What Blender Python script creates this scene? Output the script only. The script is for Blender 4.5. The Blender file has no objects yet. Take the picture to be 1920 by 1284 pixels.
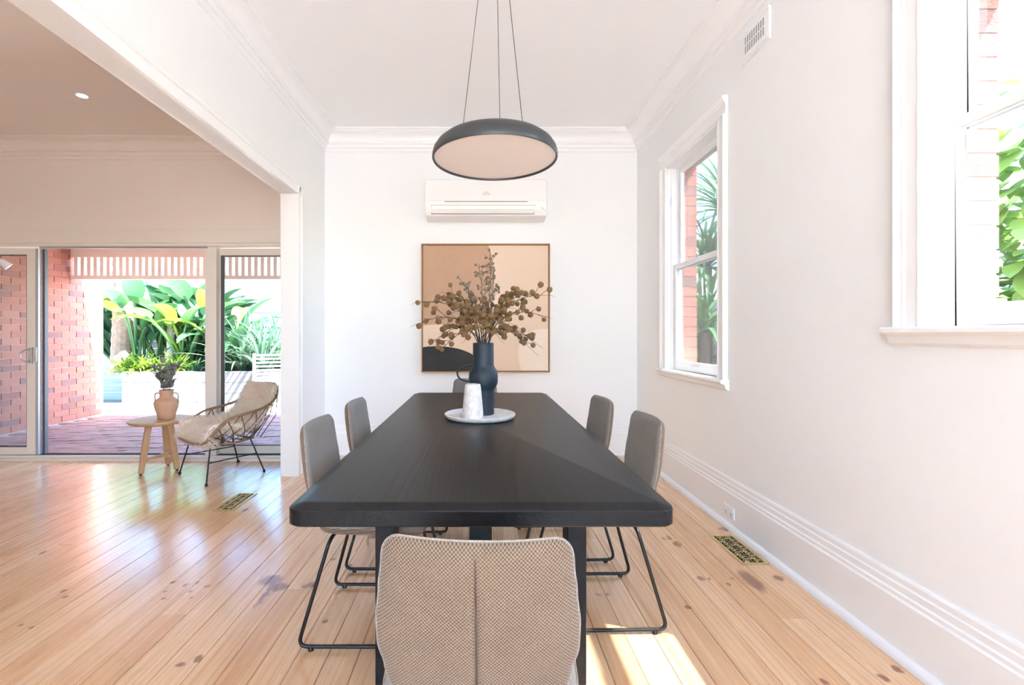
import bpy, bmesh, math, random
from mathutils import Vector, Matrix, Quaternion
R = math.radians
PI = math.pi
scene = bpy.context.scene
COL = scene.collection
random.seed(7)

# ------------------------------------------------------------------ camera
H = 1.22; F = 875.0; VX = 900.0; VY = 628.0
cam_d = bpy.data.cameras.new('camera'); cam = bpy.data.objects.new('camera', cam_d); COL.objects.link(cam)
cam.location = (0, 0, H); cam.rotation_euler = (R(90), 0, 0)
cam_d.sensor_width = 36.0; cam_d.lens = F / 1920 * 36
cam_d.shift_x = (960 - VX) / 1920; cam_d.shift_y = (VY - 642) / 1920
cam_d.clip_start = 0.05
scene.camera = cam
# ------------------------------------------------------------------ light
SUN_TRAVEL = Vector((-0.74, 0.24, -1.2)).normalized()
w = bpy.data.worlds.new('sky'); scene.world = w; w.use_nodes = True
nt = w.node_tree; nt.nodes.clear()
sky = nt.nodes.new('ShaderNodeTexSky'); sky.sky_type = 'NISHITA'; sky.sun_disc = False
sky.sun_elevation = R(58); sky.sun_rotation = R(100); sky.air_density = 1.0; sky.dust_density = 1.5; sky.ozone_density = 1.0
hs = nt.nodes.new('ShaderNodeHueSaturation'); hs.inputs['Saturation'].default_value = 1.3
bg = nt.nodes.new('ShaderNodeBackground'); bg.inputs['Strength'].default_value = 0.5
wo = nt.nodes.new('ShaderNodeOutputWorld')
nt.links.new(sky.outputs[0], hs.inputs['Color']); nt.links.new(hs.outputs[0], bg.inputs[0]); nt.links.new(bg.outputs[0], wo.inputs[0])
sun_d = bpy.data.lights.new('sun', 'SUN'); sun_d.energy = 12.0; sun_d.angle = R(0.6); sun_d.color = (1.0, 0.98, 0.95)
sun = bpy.data.objects.new('sun', sun_d); COL.objects.link(sun)
sun.location = (8, -2, 12); sun.rotation_euler = SUN_TRAVEL.to_track_quat('-Z', 'Y').to_euler()
vs = scene.view_settings
vs.view_transform = 'Standard'; vs.look = 'None'; vs.gamma = 1.0; vs.use_curve_mapping = False; vs.exposure = 2.4
scene.cycles.max_bounces = 14; scene.cycles.diffuse_bounces = 8; scene.cycles.glossy_bounces = 4
scene.cycles.transparent_max_bounces = 12; scene.cycles.transmission_bounces = 6
scene.cycles.caustics_reflective = False; scene.cycles.caustics_refractive = False
scene.cycles.sample_clamp_indirect = 6.0


def PX(x, y, d):
    """photo pixel + depth -> world point"""
    return Vector(((x - VX) / F * d, d, H - (y - VY) / F * d))


# ------------------------------------------------------------------ materials
def new_mat(name):
    m = bpy.data.materials.new(name); m.use_nodes = True
    return m, m.node_tree, m.node_tree.nodes['Principled BSDF']


def N(t, kind, **kw):
    n = t.nodes.new(kind)
    for k, v in kw.items():
        if k in n.inputs.keys(): n.inputs[k].default_value = v
        else: setattr(n, k, v)
    return n


def math_n(t, op, a, b=None, clamp=False):
    n = t.nodes.new('ShaderNodeMath'); n.operation = op; n.use_clamp = clamp
    for i, v in enumerate((a, b)):
        if v is None: continue
        if isinstance(v, (int, float)): n.inputs[i].default_value = v
        else: t.links.new(v, n.inputs[i])
    return n.outputs[0]


def mixc(t, fac, a, b, blend='MIX'):
    n = t.nodes.new('ShaderNodeMix'); n.data_type = 'RGBA'; n.blend_type = blend
    for i, v in ((0, fac), (6, a), (7, b)):
        if isinstance(v, (int, float)): n.inputs[i].default_value = v
        elif isinstance(v, tuple): n.inputs[i].default_value = (*v, 1) if len(v) == 3 else v
        else: t.links.new(v, n.inputs[i])
    return n.outputs[2]


def maprange(t, v, a, b, c=0.0, d=1.0):
    n = t.nodes.new('ShaderNodeMapRange')
    t.links.new(v, n.inputs[0]); n.inputs[1].default_value = a; n.inputs[2].default_value = b
    n.inputs[3].default_value = c; n.inputs[4].default_value = d
    return n.outputs[0]


def coords(t, kind='Object', scale=(1, 1, 1), rot=(0, 0, 0)):
    if kind == 'World':
        src = N(t, 'ShaderNodeNewGeometry').outputs['Position']
    else:
        src = N(t, 'ShaderNodeTexCoord').outputs[kind]
    mp = N(t, 'ShaderNodeMapping'); mp.inputs['Scale'].default_value = scale; mp.inputs['Rotation'].default_value = rot
    t.links.new(src, mp.inputs[0])
    return mp.outputs[0]


def noise(t, vec, scale, detail=3.0, rough=0.55, dist=0.0):
    n = N(t, 'ShaderNodeTexNoise'); t.links.new(vec, n.inputs['Vector'])
    n.inputs['Scale'].default_value = scale; n.inputs['Detail'].default_value = detail
    n.inputs['Roughness'].default_value = rough; n.inputs['Distortion'].default_value = dist
    return n.outputs[0]


def bump(t, p, h, strength=0.2, dist=0.01):
    b = N(t, 'ShaderNodeBump'); b.inputs['Strength'].default_value = strength; b.inputs['Distance'].default_value = dist
    t.links.new(h, b.inputs['Height']); t.links.new(b.outputs[0], p.inputs['Normal'])


def plain(name, col, rough=0.5, metal=0.0, var=0.06, nscale=8.0, bmp=0.0, bscale=60.0, spec=0.5):
    m, t, p = new_mat(name)
    v = coords(t, 'Object')
    n = noise(t, v, nscale)
    c2 = tuple(max(0, c * (1 - var)) for c in col); c1 = tuple(min(1, c * (1 + var)) for c in col)
    t.links.new(mixc(t, n, c2, c1), p.inputs['Base Color'])
    p.inputs['Roughness'].default_value = rough; p.inputs['Metallic'].default_value = metal
    p.inputs['Specular IOR Level'].default_value = spec
    if bmp: bump(t, p, noise(t, v, bscale), bmp, 0.005)
    return m


M = {}
M['wall'] = plain('wall_paint', (0.825, 0.84, 0.852), 0.75, var=0.008, bmp=0.05, bscale=180, spec=0.25)
M['wall_warm'] = plain('wall_cream_tone', (0.79, 0.72, 0.66), 0.75, var=0.008, bmp=0.05, bscale=180, spec=0.25)  # warmer tone on the walls and ceiling of the next room
M['ceiling'] = plain('ceiling_paint', (0.85, 0.863, 0.877), 0.8, var=0.006, spec=0.2)
M['trim'] = plain('trim_gloss_paint', (0.83, 0.84, 0.85), 0.35, var=0.006, spec=0.45)
M['frame_cream'] = plain('cream_aluminium', (0.76, 0.71, 0.66), 0.4, var=0.01)
M['plastic_white'] = plain('white_plastic', (0.83, 0.83, 0.83), 0.35, var=0.004)
M['plastic_grey'] = plain('grey_plastic', (0.30, 0.30, 0.31), 0.4)
M['dark'] = plain('dark_void', (0.012, 0.012, 0.013), 0.7)
M['black_metal'] = plain('black_powder_coat', (0.009, 0.0085, 0.0085), 0.35, var=0.1, spec=0.35)
M['steel'] = plain('brushed_steel', (0.55, 0.55, 0.56), 0.3, 0.9)
M['dark_alu'] = plain('dark_aluminium', (0.10, 0.105, 0.12), 0.4, 0.3)
M['grey_alu'] = plain('grey_aluminium', (0.42, 0.44, 0.48), 0.35, 0.5)
M['brass'] = plain('brass', (0.72, 0.58, 0.30), 0.32, 0.85)
M['lamp_black'] = plain('matte_black_shade', (0.030, 0.032, 0.035), 0.42, var=0.05)
M['lamp_diffuser'] = plain('opal_diffuser', (0.80, 0.74, 0.70), 0.6, var=0.01)
M['navy'] = plain('matte_navy_ceramic', (0.010, 0.019, 0.030), 0.55, var=0.08, bmp=0.1, bscale=300)
M['terracotta'] = plain('pale_terracotta', (0.60, 0.36, 0.23), 0.8, var=0.08, bmp=0.1, bscale=90)
M['frame_oak'] = plain('oak_frame', (0.40, 0.22, 0.10), 0.5, var=0.15, nscale=30)
M['mulch'] = plain('soil_mulch', (0.06, 0.045, 0.035), 0.95, var=0.4, nscale=20, bmp=0.8, bscale=30)
M['concrete'] = plain('light_paled_paving', (0.62, 0.59, 0.55), 0.85, var=0.08, nscale=5)  # pale tone imitates sun glare out front and bounces daylight at the rear
M['mortar'] = plain('mortar', (0.50, 0.44, 0.40), 0.95, var=0.12, nscale=30)
M['garden_white'] = plain('white_garden_paint', (0.82, 0.81, 0.80), 0.5)
M['valance'] = plain('pink_cream_timber', (0.80, 0.63, 0.54), 0.6, var=0.04)
M['soffit_board'] = plain('soffit_board', (0.55, 0.45, 0.38), 0.7)
M['rattan'] = plain('rattan_cane', (0.24, 0.13, 0.06), 0.5, var=0.25, nscale=40)
M['cane_dark'] = plain('dark_cane', (0.10, 0.055, 0.03), 0.5, var=0.25, nscale=40)
M['twig'] = plain('dry_twig', (0.055, 0.035, 0.025), 0.8, var=0.3, nscale=40)
M['twig_grey'] = plain('grey_twig', (0.16, 0.12, 0.085), 0.8, var=0.3, nscale=40)
M['pom'] = plain('ochre_flower_head', (0.28, 0.155, 0.058), 0.95, var=0.45, nscale=160, bmp=0.8, bscale=500)
M['pom_grey'] = plain('grey_flower_head', (0.24, 0.19, 0.13), 0.95, var=0.4, nscale=160, bmp=0.8, bscale=500)
M['shoe'] = plain('shoe_mould_paint', (0.80, 0.81, 0.83), 0.3, var=0.01)
M['roofing'] = plain('roof_sheet', (0.35, 0.33, 0.32), 0.6)
M['trunk'] = plain('palm_trunk', (0.22, 0.15, 0.11), 0.95, var=0.5, nscale=14, bmp=0.9, bscale=25)
M['pale_trunk'] = plain('pale_trunk', (0.55, 0.47, 0.40), 0.9, var=0.2, nscale=10, bmp=0.4, bscale=25)


def leaf_mat(name, c1, c2, rough=0.4):
    m, t, p = new_mat(name)
    oi = N(t, 'ShaderNodeObjectInfo')
    v = coords(t, 'Object'); n = noise(t, v, 6.0, 4)
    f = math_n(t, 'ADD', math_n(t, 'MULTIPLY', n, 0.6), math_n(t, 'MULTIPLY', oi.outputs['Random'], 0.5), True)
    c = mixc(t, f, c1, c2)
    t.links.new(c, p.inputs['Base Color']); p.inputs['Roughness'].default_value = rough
    tr = N(t, 'ShaderNodeBsdfTranslucent'); t.links.new(c, tr.inputs[0])
    mx = N(t, 'ShaderNodeMixShader'); mx.inputs[0].default_value = 0.35
    t.links.new(p.outputs[0], mx.inputs[1]); t.links.new(tr.outputs[0], mx.inputs[2])
    t.links.new(mx.outputs[0], t.nodes['Material Output'].inputs[0])
    return m


M['leaf_big'] = leaf_mat('strelitzia_leaf', (0.05, 0.17, 0.08), (0.13, 0.28, 0.09))
M['leaf_lime'] = leaf_mat('lime_leaf', (0.12, 0.26, 0.03), (0.32, 0.42, 0.06))
M['leaf_blue'] = leaf_mat('blue_green_leaf', (0.08, 0.19, 0.13), (0.20, 0.31, 0.19))
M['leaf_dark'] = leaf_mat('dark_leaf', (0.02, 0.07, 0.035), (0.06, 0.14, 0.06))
M['sage'] = leaf_mat('sage_leaf', (0.24, 0.25, 0.22), (0.36, 0.37, 0.33), 0.6)
M['leaf_ivy'] = leaf_mat('ivy_leaf', (0.06, 0.18, 0.03), (0.20, 0.34, 0.07))


def glass_mat(name, tint=(1, 1, 1), refl=0.08):
    m = bpy.data.materials.new(name); m.use_nodes = True; t = m.node_tree; t.nodes.clear()
    tr = N(t, 'ShaderNodeBsdfTransparent'); tr.inputs[0].default_value = (*tint, 1)
    gl = N(t, 'ShaderNodeBsdfGlossy'); gl.inputs['Roughness'].default_value = 0.02
    lw = N(t, 'ShaderNodeFresnel'); lw.inputs[0].default_value = 1.35
    nz = noise(t, coords(t, 'Object'), 2.0)
    f = math_n(t, 'MULTIPLY', lw.outputs[0], math_n(t, 'ADD', math_n(t, 'MULTIPLY', nz, 0.1), 0.75))
    mx = N(t, 'ShaderNodeMixShader'); t.links.new(f, mx.inputs[0])
    t.links.new(tr.outputs[0], mx.inputs[1]); t.links.new(gl.outputs[0], mx.inputs[2])
    o = N(t, 'ShaderNodeOutputMaterial'); t.links.new(mx.outputs[0], o.inputs[0])
    return m


M['glass'] = glass_mat('window_glass', (0.97, 0.985, 0.98))
M['glass_door'] = glass_mat('door_glass', (0.86, 0.89, 0.90))


def brick_mat():
    m, t, p = new_mat('red_brick')
    oi = N(t, 'ShaderNodeObjectInfo'); v = coords(t, 'World')
    r = N(t, 'ShaderNodeValToRGB'); t.links.new(oi.outputs['Random'], r.inputs[0])
    e = r.color_ramp.elements; e[0].color = (0.30, 0.085, 0.06, 1); e[1].color = (0.46, 0.17, 0.115, 1)
    a = e.new(0.12); a.color = (0.19, 0.085, 0.085, 1); b = e.new(0.2); b.color = (0.38, 0.115, 0.075, 1); c = e.new(0.85); c.color = (0.42, 0.14, 0.095, 1)
    n = noise(t, v, 25, 4); n2 = noise(t, v, 120, 3)
    c1 = mixc(t, math_n(t, 'MULTIPLY', n, 0.35), r.outputs[0], (0.50, 0.32, 0.26))
    t.links.new(c1, p.inputs['Base Color']); p.inputs['Roughness'].default_value = 0.9
    bump(t, p, n2, 0.5, 0.006)
    return m


M['brick'] = brick_mat()


def paver_mat():
    m, t, p = new_mat('paving_brick')
    oi = N(t, 'ShaderNodeObjectInfo'); v = coords(t, 'World'); n = noise(t, v, 9, 4); vo = N(t, 'ShaderNodeTexWhiteNoise')
    c0 = mixc(t, oi.outputs['Random'], (0.24, 0.105, 0.085), (0.36, 0.18, 0.15))
    c1 = mixc(t, math_n(t, 'MULTIPLY', n, 0.5), c0, (0.42, 0.33, 0.31))
    t.links.new(c1, p.inputs['Base Color']); p.inputs['Roughness'].default_value = 0.6
    bump(t, p, noise(t, v, 60, 3), 0.5, 0.006)
    return m


M['paver'] = paver_mat()

# knots and marks of the pine boards: photo pixel -> floor point, size (m)
KNOTS = [(508, 1088, .05, .05), (524, 1100, .042, .035), (500, 1112, .012, .12), (585, 1096, .028, .028), (575, 1099, .02, .02),
         (1408, 1088, .035, .10), (1270, 1020, .022, .035), (1254, 1008, .012, .03), (1314, 1084, .016, .02), (1290, 1138, .014, .014),
         (1460, 1084, .022, .025), (338, 1246, .014, .014), (372, 1234, .014, .02), (1140, 1113, .012, .012), (1122, 1115, .012, .012),
         (1682, 1254, .014, .02), (1657, 1270, .014, .022), (1545, 1278, .014, .016), (1357, 992, .028, .03), (580, 905, .025, .03),
         (325, 1091, .010, .014), (348, 1097, .011, .020), (370, 1093, .008, .012), (388, 1099, .010, .016), (310, 1108, .008, .010),
         (358, 1108, .008, .010), (358, 1120, .007, .01), (308, 1121, .007, .01), (460, 956, .02, .03), (625, 1048, .012, .014), (655, 1060, .014, .014),
         (118, 1108, .012, .016), (122, 1119, .009, .012), (80, 1036, .012, .02), (38, 1172, .008, .012), (60, 1175, .008, .01),
         (1330, 1085, .008, .012), (1366, 1095, .008, .012), (1372, 1085, .008, .012), (1245, 1010, .01, .02), (610, 1165, .01, .012)]


def pine_mat():
    m, t, p = new_mat('pine_floorboard')
    oi = N(t, 'ShaderNodeObjectInfo')
    pos = N(t, 'ShaderNodeNewGeometry').outputs['Position']
    off = N(t, 'ShaderNodeCombineXYZ')
    t.links.new(math_n(t, 'MULTIPLY', oi.outputs['Random'], 37.0), off.inputs[2])
    t.links.new(math_n(t, 'MULTIPLY', oi.outputs['Random'], 91.0), off.inputs[1])
    add = N(t, 'ShaderNodeVectorMath', operation='ADD'); t.links.new(pos, add.inputs[0]); t.links.new(off.outputs[0], add.inputs[1])

    def mapped(sc):
        mp = N(t, 'ShaderNodeMapping'); mp.inputs['Scale'].default_value = sc; t.links.new(add.outputs[0], mp.inputs[0]); return mp.outputs[0]
    fine = noise(t, mapped((70, 1.6, 1)), 1.0, 4, 0.6, 0.4)
    med = noise(t, mapped((14, 0.55, 1)), 1.0, 3, 0.5, 1.2)
    wv = N(t, 'ShaderNodeTexWave', wave_type='BANDS', bands_direction='X'); t.links.new(mapped((1, 0.05, 1)), wv.inputs[0])
    wv.inputs['Scale'].default_value = 11.0; wv.inputs['Distortion'].default_value = 9.0; wv.inputs['Detail'].default_value = 2.0; wv.inputs['Detail Scale'].default_value = 1.3
    base = mixc(t, oi.outputs['Random'], (0.70, 0.42, 0.215), (0.82, 0.565, 0.345))
    g = maprange(t, wv.outputs['Fac'], 0.45, 1.0, 0.0, 0.42)
    c = mixc(t, g, base, (0.60, 0.32, 0.16))
    c = mixc(t, maprange(t, fine, 0.48, 0.8, 0, 0.22), c, (0.45, 0.20, 0.08))
    c = mixc(t, maprange(t, med, 0.5, 0.8, 0, 0.65), c, (0.50, 0.23, 0.09))
    # marks in place
    warp = N(t, 'ShaderNodeTexNoise'); t.links.new(pos, warp.inputs['Vector']); warp.inputs['Scale'].default_value = 28; warp.inputs['Detail'].default_value = 2
    w2 = N(t, 'ShaderNodeVectorMath', operation='SCALE'); t.links.new(warp.outputs[1], w2.inputs[0]); w2.inputs[3].default_value = 0.03
    pw = N(t, 'ShaderNodeVectorMath', operation='ADD'); t.links.new(pos, pw.inputs[0]); t.links.new(w2.outputs[0], pw.inputs[1])
    acc = None
    for (x, y, rx, ry) in KNOTS:
        d = F * H / (y - VY); X = (x - VX) / F * d
        s = N(t, 'ShaderNodeVectorMath', operation='SUBTRACT'); t.links.new(pw.outputs[0], s.inputs[0]); s.inputs[1].default_value = (X + .015, d + .015, 0.015)
        q = N(t, 'ShaderNodeVectorMath', operation='MULTIPLY'); t.links.new(s.outputs[0], q.inputs[0]); q.inputs[1].default_value = (1 / rx, 1 / ry, 0)
        l = N(t, 'ShaderNodeVectorMath', operation='LENGTH'); t.links.new(q.outputs[0], l.inputs[0])
        k = maprange(t, l.outputs['Value'], 0.75, 1.25, 1, 0)
        acc = k if acc is None else math_n(t, 'MAXIMUM', acc, k)
    vor = N(t, 'ShaderNodeTexVoronoi'); t.links.new(mapped((3.2, 1.5, 1)), vor.inputs['Vector']); vor.inputs['Scale'].default_value = 1.0
    small = maprange(t, vor.outputs['Distance'], 0.018, 0.05, 0.8, 0)
    acc = math_n(t, 'MAXIMUM', acc, small)
    c = mixc(t, math_n(t, 'MULTIPLY', acc, 0.82), c, (0.20, 0.075, 0.04))
    t.links.new(c, p.inputs['Base Color'])
    t.links.new(maprange(t, fine, 0.2, 0.8, 0.2, 0.32), p.inputs['Roughness'])
    p.inputs['Coat Weight'].default_value = 0.7; p.inputs['Coat Roughness'].default_value = 0.18
    bump(t, p, med, 0.06, 0.01)
    return m


M['pine'] = pine_mat()


def wood_mat(name, c1, c2, axis='X', rough=0.5, bs=0.1, fine=60, spec=0.5):
    m, t, p = new_mat(name)
    sc = {'X': (1.2, fine, fine), 'Y': (fine, 1.2, fine), 'Z': (fine, fine, 1.2)}[axis]
    v = coords(t, 'Object', sc); n = noise(t, v, 1.0, 5, 0.6, 0.6)
    sc2 = {'X': (.5, 9, 9), 'Y': (9, .5, 9), 'Z': (9, 9, .5)}[axis]
    n2 = noise(t, coords(t, 'Object', sc2), 1.0, 3, 0.5, 1.0)
    f = math_n(t, 'ADD', math_n(t, 'MULTIPLY', n, 0.6), math_n(t, 'MULTIPLY', n2, 0.4))
    t.links.new(mixc(t, maprange(t, f, 0.3, 0.7), c1, c2), p.inputs['Base Color'])
    p.inputs['Roughness'].default_value = rough; p.inputs['Specular IOR Level'].default_value = spec
    bump(t, p, n, bs, 0.004)
    return m


M['table_wood'] = wood_mat('black_stained_oak', (0.004, 0.004, 0.0045), (0.013, 0.013, 0.014), 'Y', 0.40, 0.35, 60, 0.22)
M['oak'] = wood_mat('light_oak', (0.44, 0.25, 0.115), (0.58, 0.36, 0.19), 'Z', 0.5)
M['fence_grey'] = wood_mat('weathered_grey_timber', (0.30, 0.31, 0.34), (0.46, 0.47, 0.50), 'X', 0.85, 0.3, 30)
M['sleeper'] = wood_mat('pale_sleeper', (0.12, 0.12, 0.13), (0.20, 0.195, 0.21), 'X', 0.85, 0.3, 30)


def fabric(name, c1, c2, pitch, axes='XZ', diag=False, b=0.6):
    m, t, p = new_mat(name)
    tc = N(t, 'ShaderNodeTexCoord'); sp = N(t, 'ShaderNodeSeparateXYZ'); t.links.new(tc.outputs['Object'], sp.inputs[0])
    k = 2 * PI / pitch
    a, c_ = sp.outputs[axes[0]], sp.outputs[axes[1]]
    if diag:
        a, c_ = math_n(t, 'ADD', a, c_), math_n(t, 'SUBTRACT', a, c_)
    s1 = math_n(t, 'SINE', math_n(t, 'MULTIPLY', a, k)); s2 = math_n(t, 'SINE', math_n(t, 'MULTIPLY', c_, k))
    w_ = math_n(t, 'MULTIPLY', s1, s2)
    h = math_n(t, 'ADD', math_n(t, 'MULTIPLY', w_, 0.5), 0.5)
    nz = noise(t, tc.outputs['Object'], 260, 3); nb = noise(t, tc.outputs['Object'], 14, 2)
    f = math_n(t, 'ADD', math_n(t, 'MULTIPLY', h, 0.65), math_n(t, 'ADD', math_n(t, 'MULTIPLY', nz, 0.35), math_n(t, 'MULTIPLY', nb, 0.12)))
    t.links.new(mixc(t, maprange(t, f, 0.2, 0.85), c1, c2), p.inputs['Base Color'])
    p.inputs['Roughness'].default_value = 0.95; p.inputs['Specular IOR Level'].default_value = 0.15
    p.inputs['Sheen Weight'].default_value = 0.15
    bump(t, p, h, b, 0.002)
    return m


M['weave'] = fabric('chunky_weave', (0.058, 0.039, 0.026), (0.285, 0.205, 0.142), 0.0072, 'XZ', False)
M['felt'] = fabric('grey_felt', (0.13, 0.115, 0.10), (0.24, 0.215, 0.19), 0.003, 'XZ', True, 0.15)
M['felt_seat'] = fabric('grey_felt_seat', (0.24, 0.215, 0.19), (0.40, 0.36, 0.32), 0.003, 'XY', True, 0.15)
M['stitch'] = fabric('stitch_thread', (0.14, 0.115, 0.095), (0.42, 0.36, 0.30), 0.008, 'XZ', True)
M['fleece'] = plain('sheepskin', (0.86, 0.75, 0.64), 0.95, var=0.14, nscale=9, spec=0.1)
M['canvas'] = plain('canvas', (0.74, 0.56, 0.42), 0.85, var=0.05, nscale=60, bmp=0.15, bscale=250)
M['paint_tan'] = plain('tan_paint', (0.50, 0.315, 0.21), 0.85, var=0.06, nscale=40, bmp=0.1, bscale=250)
M['paint_pale'] = plain('pale_paint', (0.82, 0.69, 0.58), 0.85, var=0.03, nscale=60)
M['paint_black'] = plain('black_paint', (0.024, 0.022, 0.021), 0.7, var=0.3, nscale=20)


def stone_mat(name, c1, c2, c3, sc):
    m, t, p = new_mat(name); v = coords(t, 'Object')
    n = noise(t, v, sc, 6, 0.65, 1.5); n2 = noise(t, coords(t, 'Object', (1, 1, 4)), sc * 3, 4)
    c = mixc(t, maprange(t, n, 0.42, 0.62), c1, c2); c = mixc(t, maprange(t, n2, 0.58, 0.72, 0, 0.6), c, c3)
    t.links.new(c, p.inputs['Base Color']); p.inputs['Roughness'].default_value = 0.6
    bump(t, p, n2, 0.25, 0.004)
    return m


M['stone'] = stone_mat('speckled_stoneware', (0.62, 0.57, 0.53), (0.80, 0.77, 0.74), (0.36, 0.31, 0.29), 18)
M['tray'] = stone_mat('pale_stoneware', (0.62, 0.585, 0.555), (0.72, 0.69, 0.66), (0.54, 0.50, 0.47), 12)


def emit_mat(name, col, s):
    m, t, p = new_mat(name)
    p.inputs['Base Color'].default_value = (*col, 1); p.inputs['Emission Color'].default_value = (*col, 1)
    p.inputs['Emission Strength'].default_value = s
    return m


M['lamp_diffuser'] = emit_mat('opal_diffuser_added_glow', (0.78, 0.68, 0.61), 0.045)  # faint glow added to brighten the pendant's diffuser in place of reflected light
M['led'] = emit_mat('downlight_led', (1.0, 0.93, 0.82), 6.0)


# ------------------------------------------------------------------ mesh helpers
class G:
    def __init__(s): s.v = []; s.f = []

    def add(s, vs_, fs_):
        o = len(s.v); s.v += [tuple(q) for q in vs_]; s.f += [tuple(i + o for i in q) for q in fs_]; return s

    def box(s, x0, x1, y0, y1, z0, z1):
        vv = [(x, y, z) for z in (z0, z1) for y in (y0, y1) for x in (x0, x1)]
        return s.add(vv, [(0, 2, 3, 1), (4, 5, 7, 6), (0, 1, 5, 4), (2, 6, 7, 3), (0, 4, 6, 2), (1, 3, 7, 5)])

    def beam(s, a, b, w_, h_, up=(0, 0, 1)):
        a = Vector(a); b = Vector(b); d = (b - a).normalized(); u = Vector(up)
        sx = d.cross(u).normalized() * w_ / 2; sy = sx.cross(d).normalized() * h_ / 2
        vv = [p + i * sx + j * sy for p in (a, b) for (i, j) in ((-1, -1), (1, -1), (1, 1), (-1, 1))]
        return s.add(vv, [(3, 2, 1, 0), (4, 5, 6, 7)] + [(i, (i + 1) % 4, 4 + (i + 1) % 4, 4 + i) for i in range(4)])

    def prism(s, poly, fn, a, b):
        """poly 2D -> fn(u, v, t) for t in a, b"""
        n = len(poly)
        vv = [fn(u, v, a) for u, v in poly] + [fn(u, v, b) for u, v in poly]
        fs = [tuple(range(n - 1, -1, -1)), tuple(range(n, 2 * n))] + [(i, (i + 1) % n, n + (i + 1) % n, n + i) for i in range(n)]
        return s.add(vv, fs)

    def tube(s, pts, r, n=8, closed=False, caps=True):
        pts = [Vector(p) for p in pts]; L = len(pts)
        rr = r if isinstance(r, (list, tuple)) else [r] * L
        vv = []; prev = None
        for i, p in enumerate(pts):
            if closed: d = (pts[(i + 1) % L] - pts[i - 1])
            else: d = pts[min(i + 1, L - 1)] - pts[max(i - 1, 0)]
            d.normalize()
            if prev is None:
                u = d.cross(Vector((0, 0, 1)) if abs(d.z) < .9 else Vector((1, 0, 0))).normalized()
            else:
                u = prev - d * prev.dot(d)
                u = u.normalized() if u.length > 1e-6 else d.orthogonal().normalized()
            prev = u; w_ = d.cross(u)
            for k in range(n):
                a = 2 * PI * k / n
                vv.append(p + (u * math.cos(a) + w_ * math.sin(a)) * rr[i])
        fs = []
        for i in range(L if closed else L - 1):
            j = (i + 1) % L
            for k in range(n):
                fs.append((i * n + k, i * n + (k + 1) % n, j * n + (k + 1) % n, j * n + k))
        if not closed and caps:
            fs += [tuple(range(n - 1, -1, -1)), tuple((L - 1) * n + k for k in range(n))]
        return s.add(vv, fs)

    def lathe(s, prof, n=48, c=(0, 0, 0), caps=True):
        vv = []
        for (r, z) in prof:
            for k in range(n):
                a = 2 * PI * k / n; vv.append((c[0] + r * math.cos(a), c[1] + r * math.sin(a), c[2] + z))
        fs = []
        for i in range(len(prof) - 1):
            for k in range(n): fs.append((i * n + k, i * n + (k + 1) % n, (i + 1) * n + (k + 1) % n, (i + 1) * n + k))
        if caps and prof[0][0] > 1e-6: fs.append(tuple(range(n - 1, -1, -1)))
        if caps and prof[-1][0] > 1e-6: fs.append(tuple((len(prof) - 1) * n + k for k in range(n)))
        return s.add(vv, fs)

    def grid(s, nu, nv, fn, closed_u=False):
        vv = [fn(i, j) for j in range(nv) for i in range(nu)]
        fs = []
        for j in range(nv - 1):
            for i in range(nu if closed_u else nu - 1):
                fs.append((j * nu + i, j * nu + (i + 1) % nu, (j + 1) * nu + (i + 1) % nu, (j + 1) * nu + i))
        return s.add(vv, fs)

    def sphere(s, c, r, n=12, sq=(1, 1, 1)):
        m = n // 2
        return s.grid(n, m + 1, lambda i, j: (c[0] + r * sq[0] * math.sin(PI * j / m) * math.cos(2 * PI * i / n), c[1] + r * sq[1] * math.sin(PI * j / m) * math.sin(2 * PI * i / n), c[2] - r * sq[2] * math.cos(PI * j / m)), True)

    def mesh(s, name, mat, smooth=False):
        me = bpy.data.meshes.new(name); me.from_pydata(s.v, [], s.f); me.update()
        bm = bmesh.new(); bm.from_mesh(me)
        bmesh.ops.remove_doubles(bm, verts=bm.verts, dist=1e-6)
        bmesh.ops.recalc_face_normals(bm, faces=bm.faces)
        bm.to_mesh(me); bm.free()
        me.materials.append(mat if not isinstance(mat, str) else M[mat])
        if smooth:
            for p in me.polygons: p.use_smooth = True
            if smooth != 'all':
                me.set_sharp_from_angle(angle=R(smooth if smooth is not True else 35))
        return me

    def build(s, name, mat, parent=None, smooth=False, loc=None, bevel=0, seg=2):
        o = bpy.data.objects.new(name, s.mesh(name, mat, smooth)); COL.objects.link(o)
        if parent is not None: o.parent = parent
        if loc is not None: o.location = loc
        if bevel:
            b = o.modifiers.new('bevel', 'BEVEL'); b.width = bevel; b.segments = seg; b.limit_method = 'ANGLE'; b.angle_limit = R(40)
        return o


def tag(o, label=None, cat=None, group=None, kind=None):
    if label: o['label'] = label
    if cat: o['category'] = cat
    if group: o['group'] = group
    if kind: o['kind'] = kind
    return o


def thing(name, loc=(0, 0, 0), rz=0.0, label=None, cat=None, group=None, kind=None):
    o = bpy.data.objects.new(name, None); COL.objects.link(o); o.empty_display_size = 0.1
    o.location = loc; o.rotation_euler = (0, 0, rz)
    return tag(o, label, cat, group, kind)


def inst(me, name, parent=None, loc=(0, 0, 0), rot=(0, 0, 0), sc=(1, 1, 1)):
    o = bpy.data.objects.new(name, me); COL.objects.link(o)
    o.location = loc; o.rotation_euler = rot; o.scale = sc if not isinstance(sc, (int, float)) else (sc, sc, sc)
    if parent is not None: o.parent = parent
    return o


def copy_tree(o, parent=None):
    c = o.copy(); COL.objects.link(c)
    if parent is not None: c.parent = parent
    for ch in list(o.children): copy_tree(ch, c)
    return c


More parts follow.
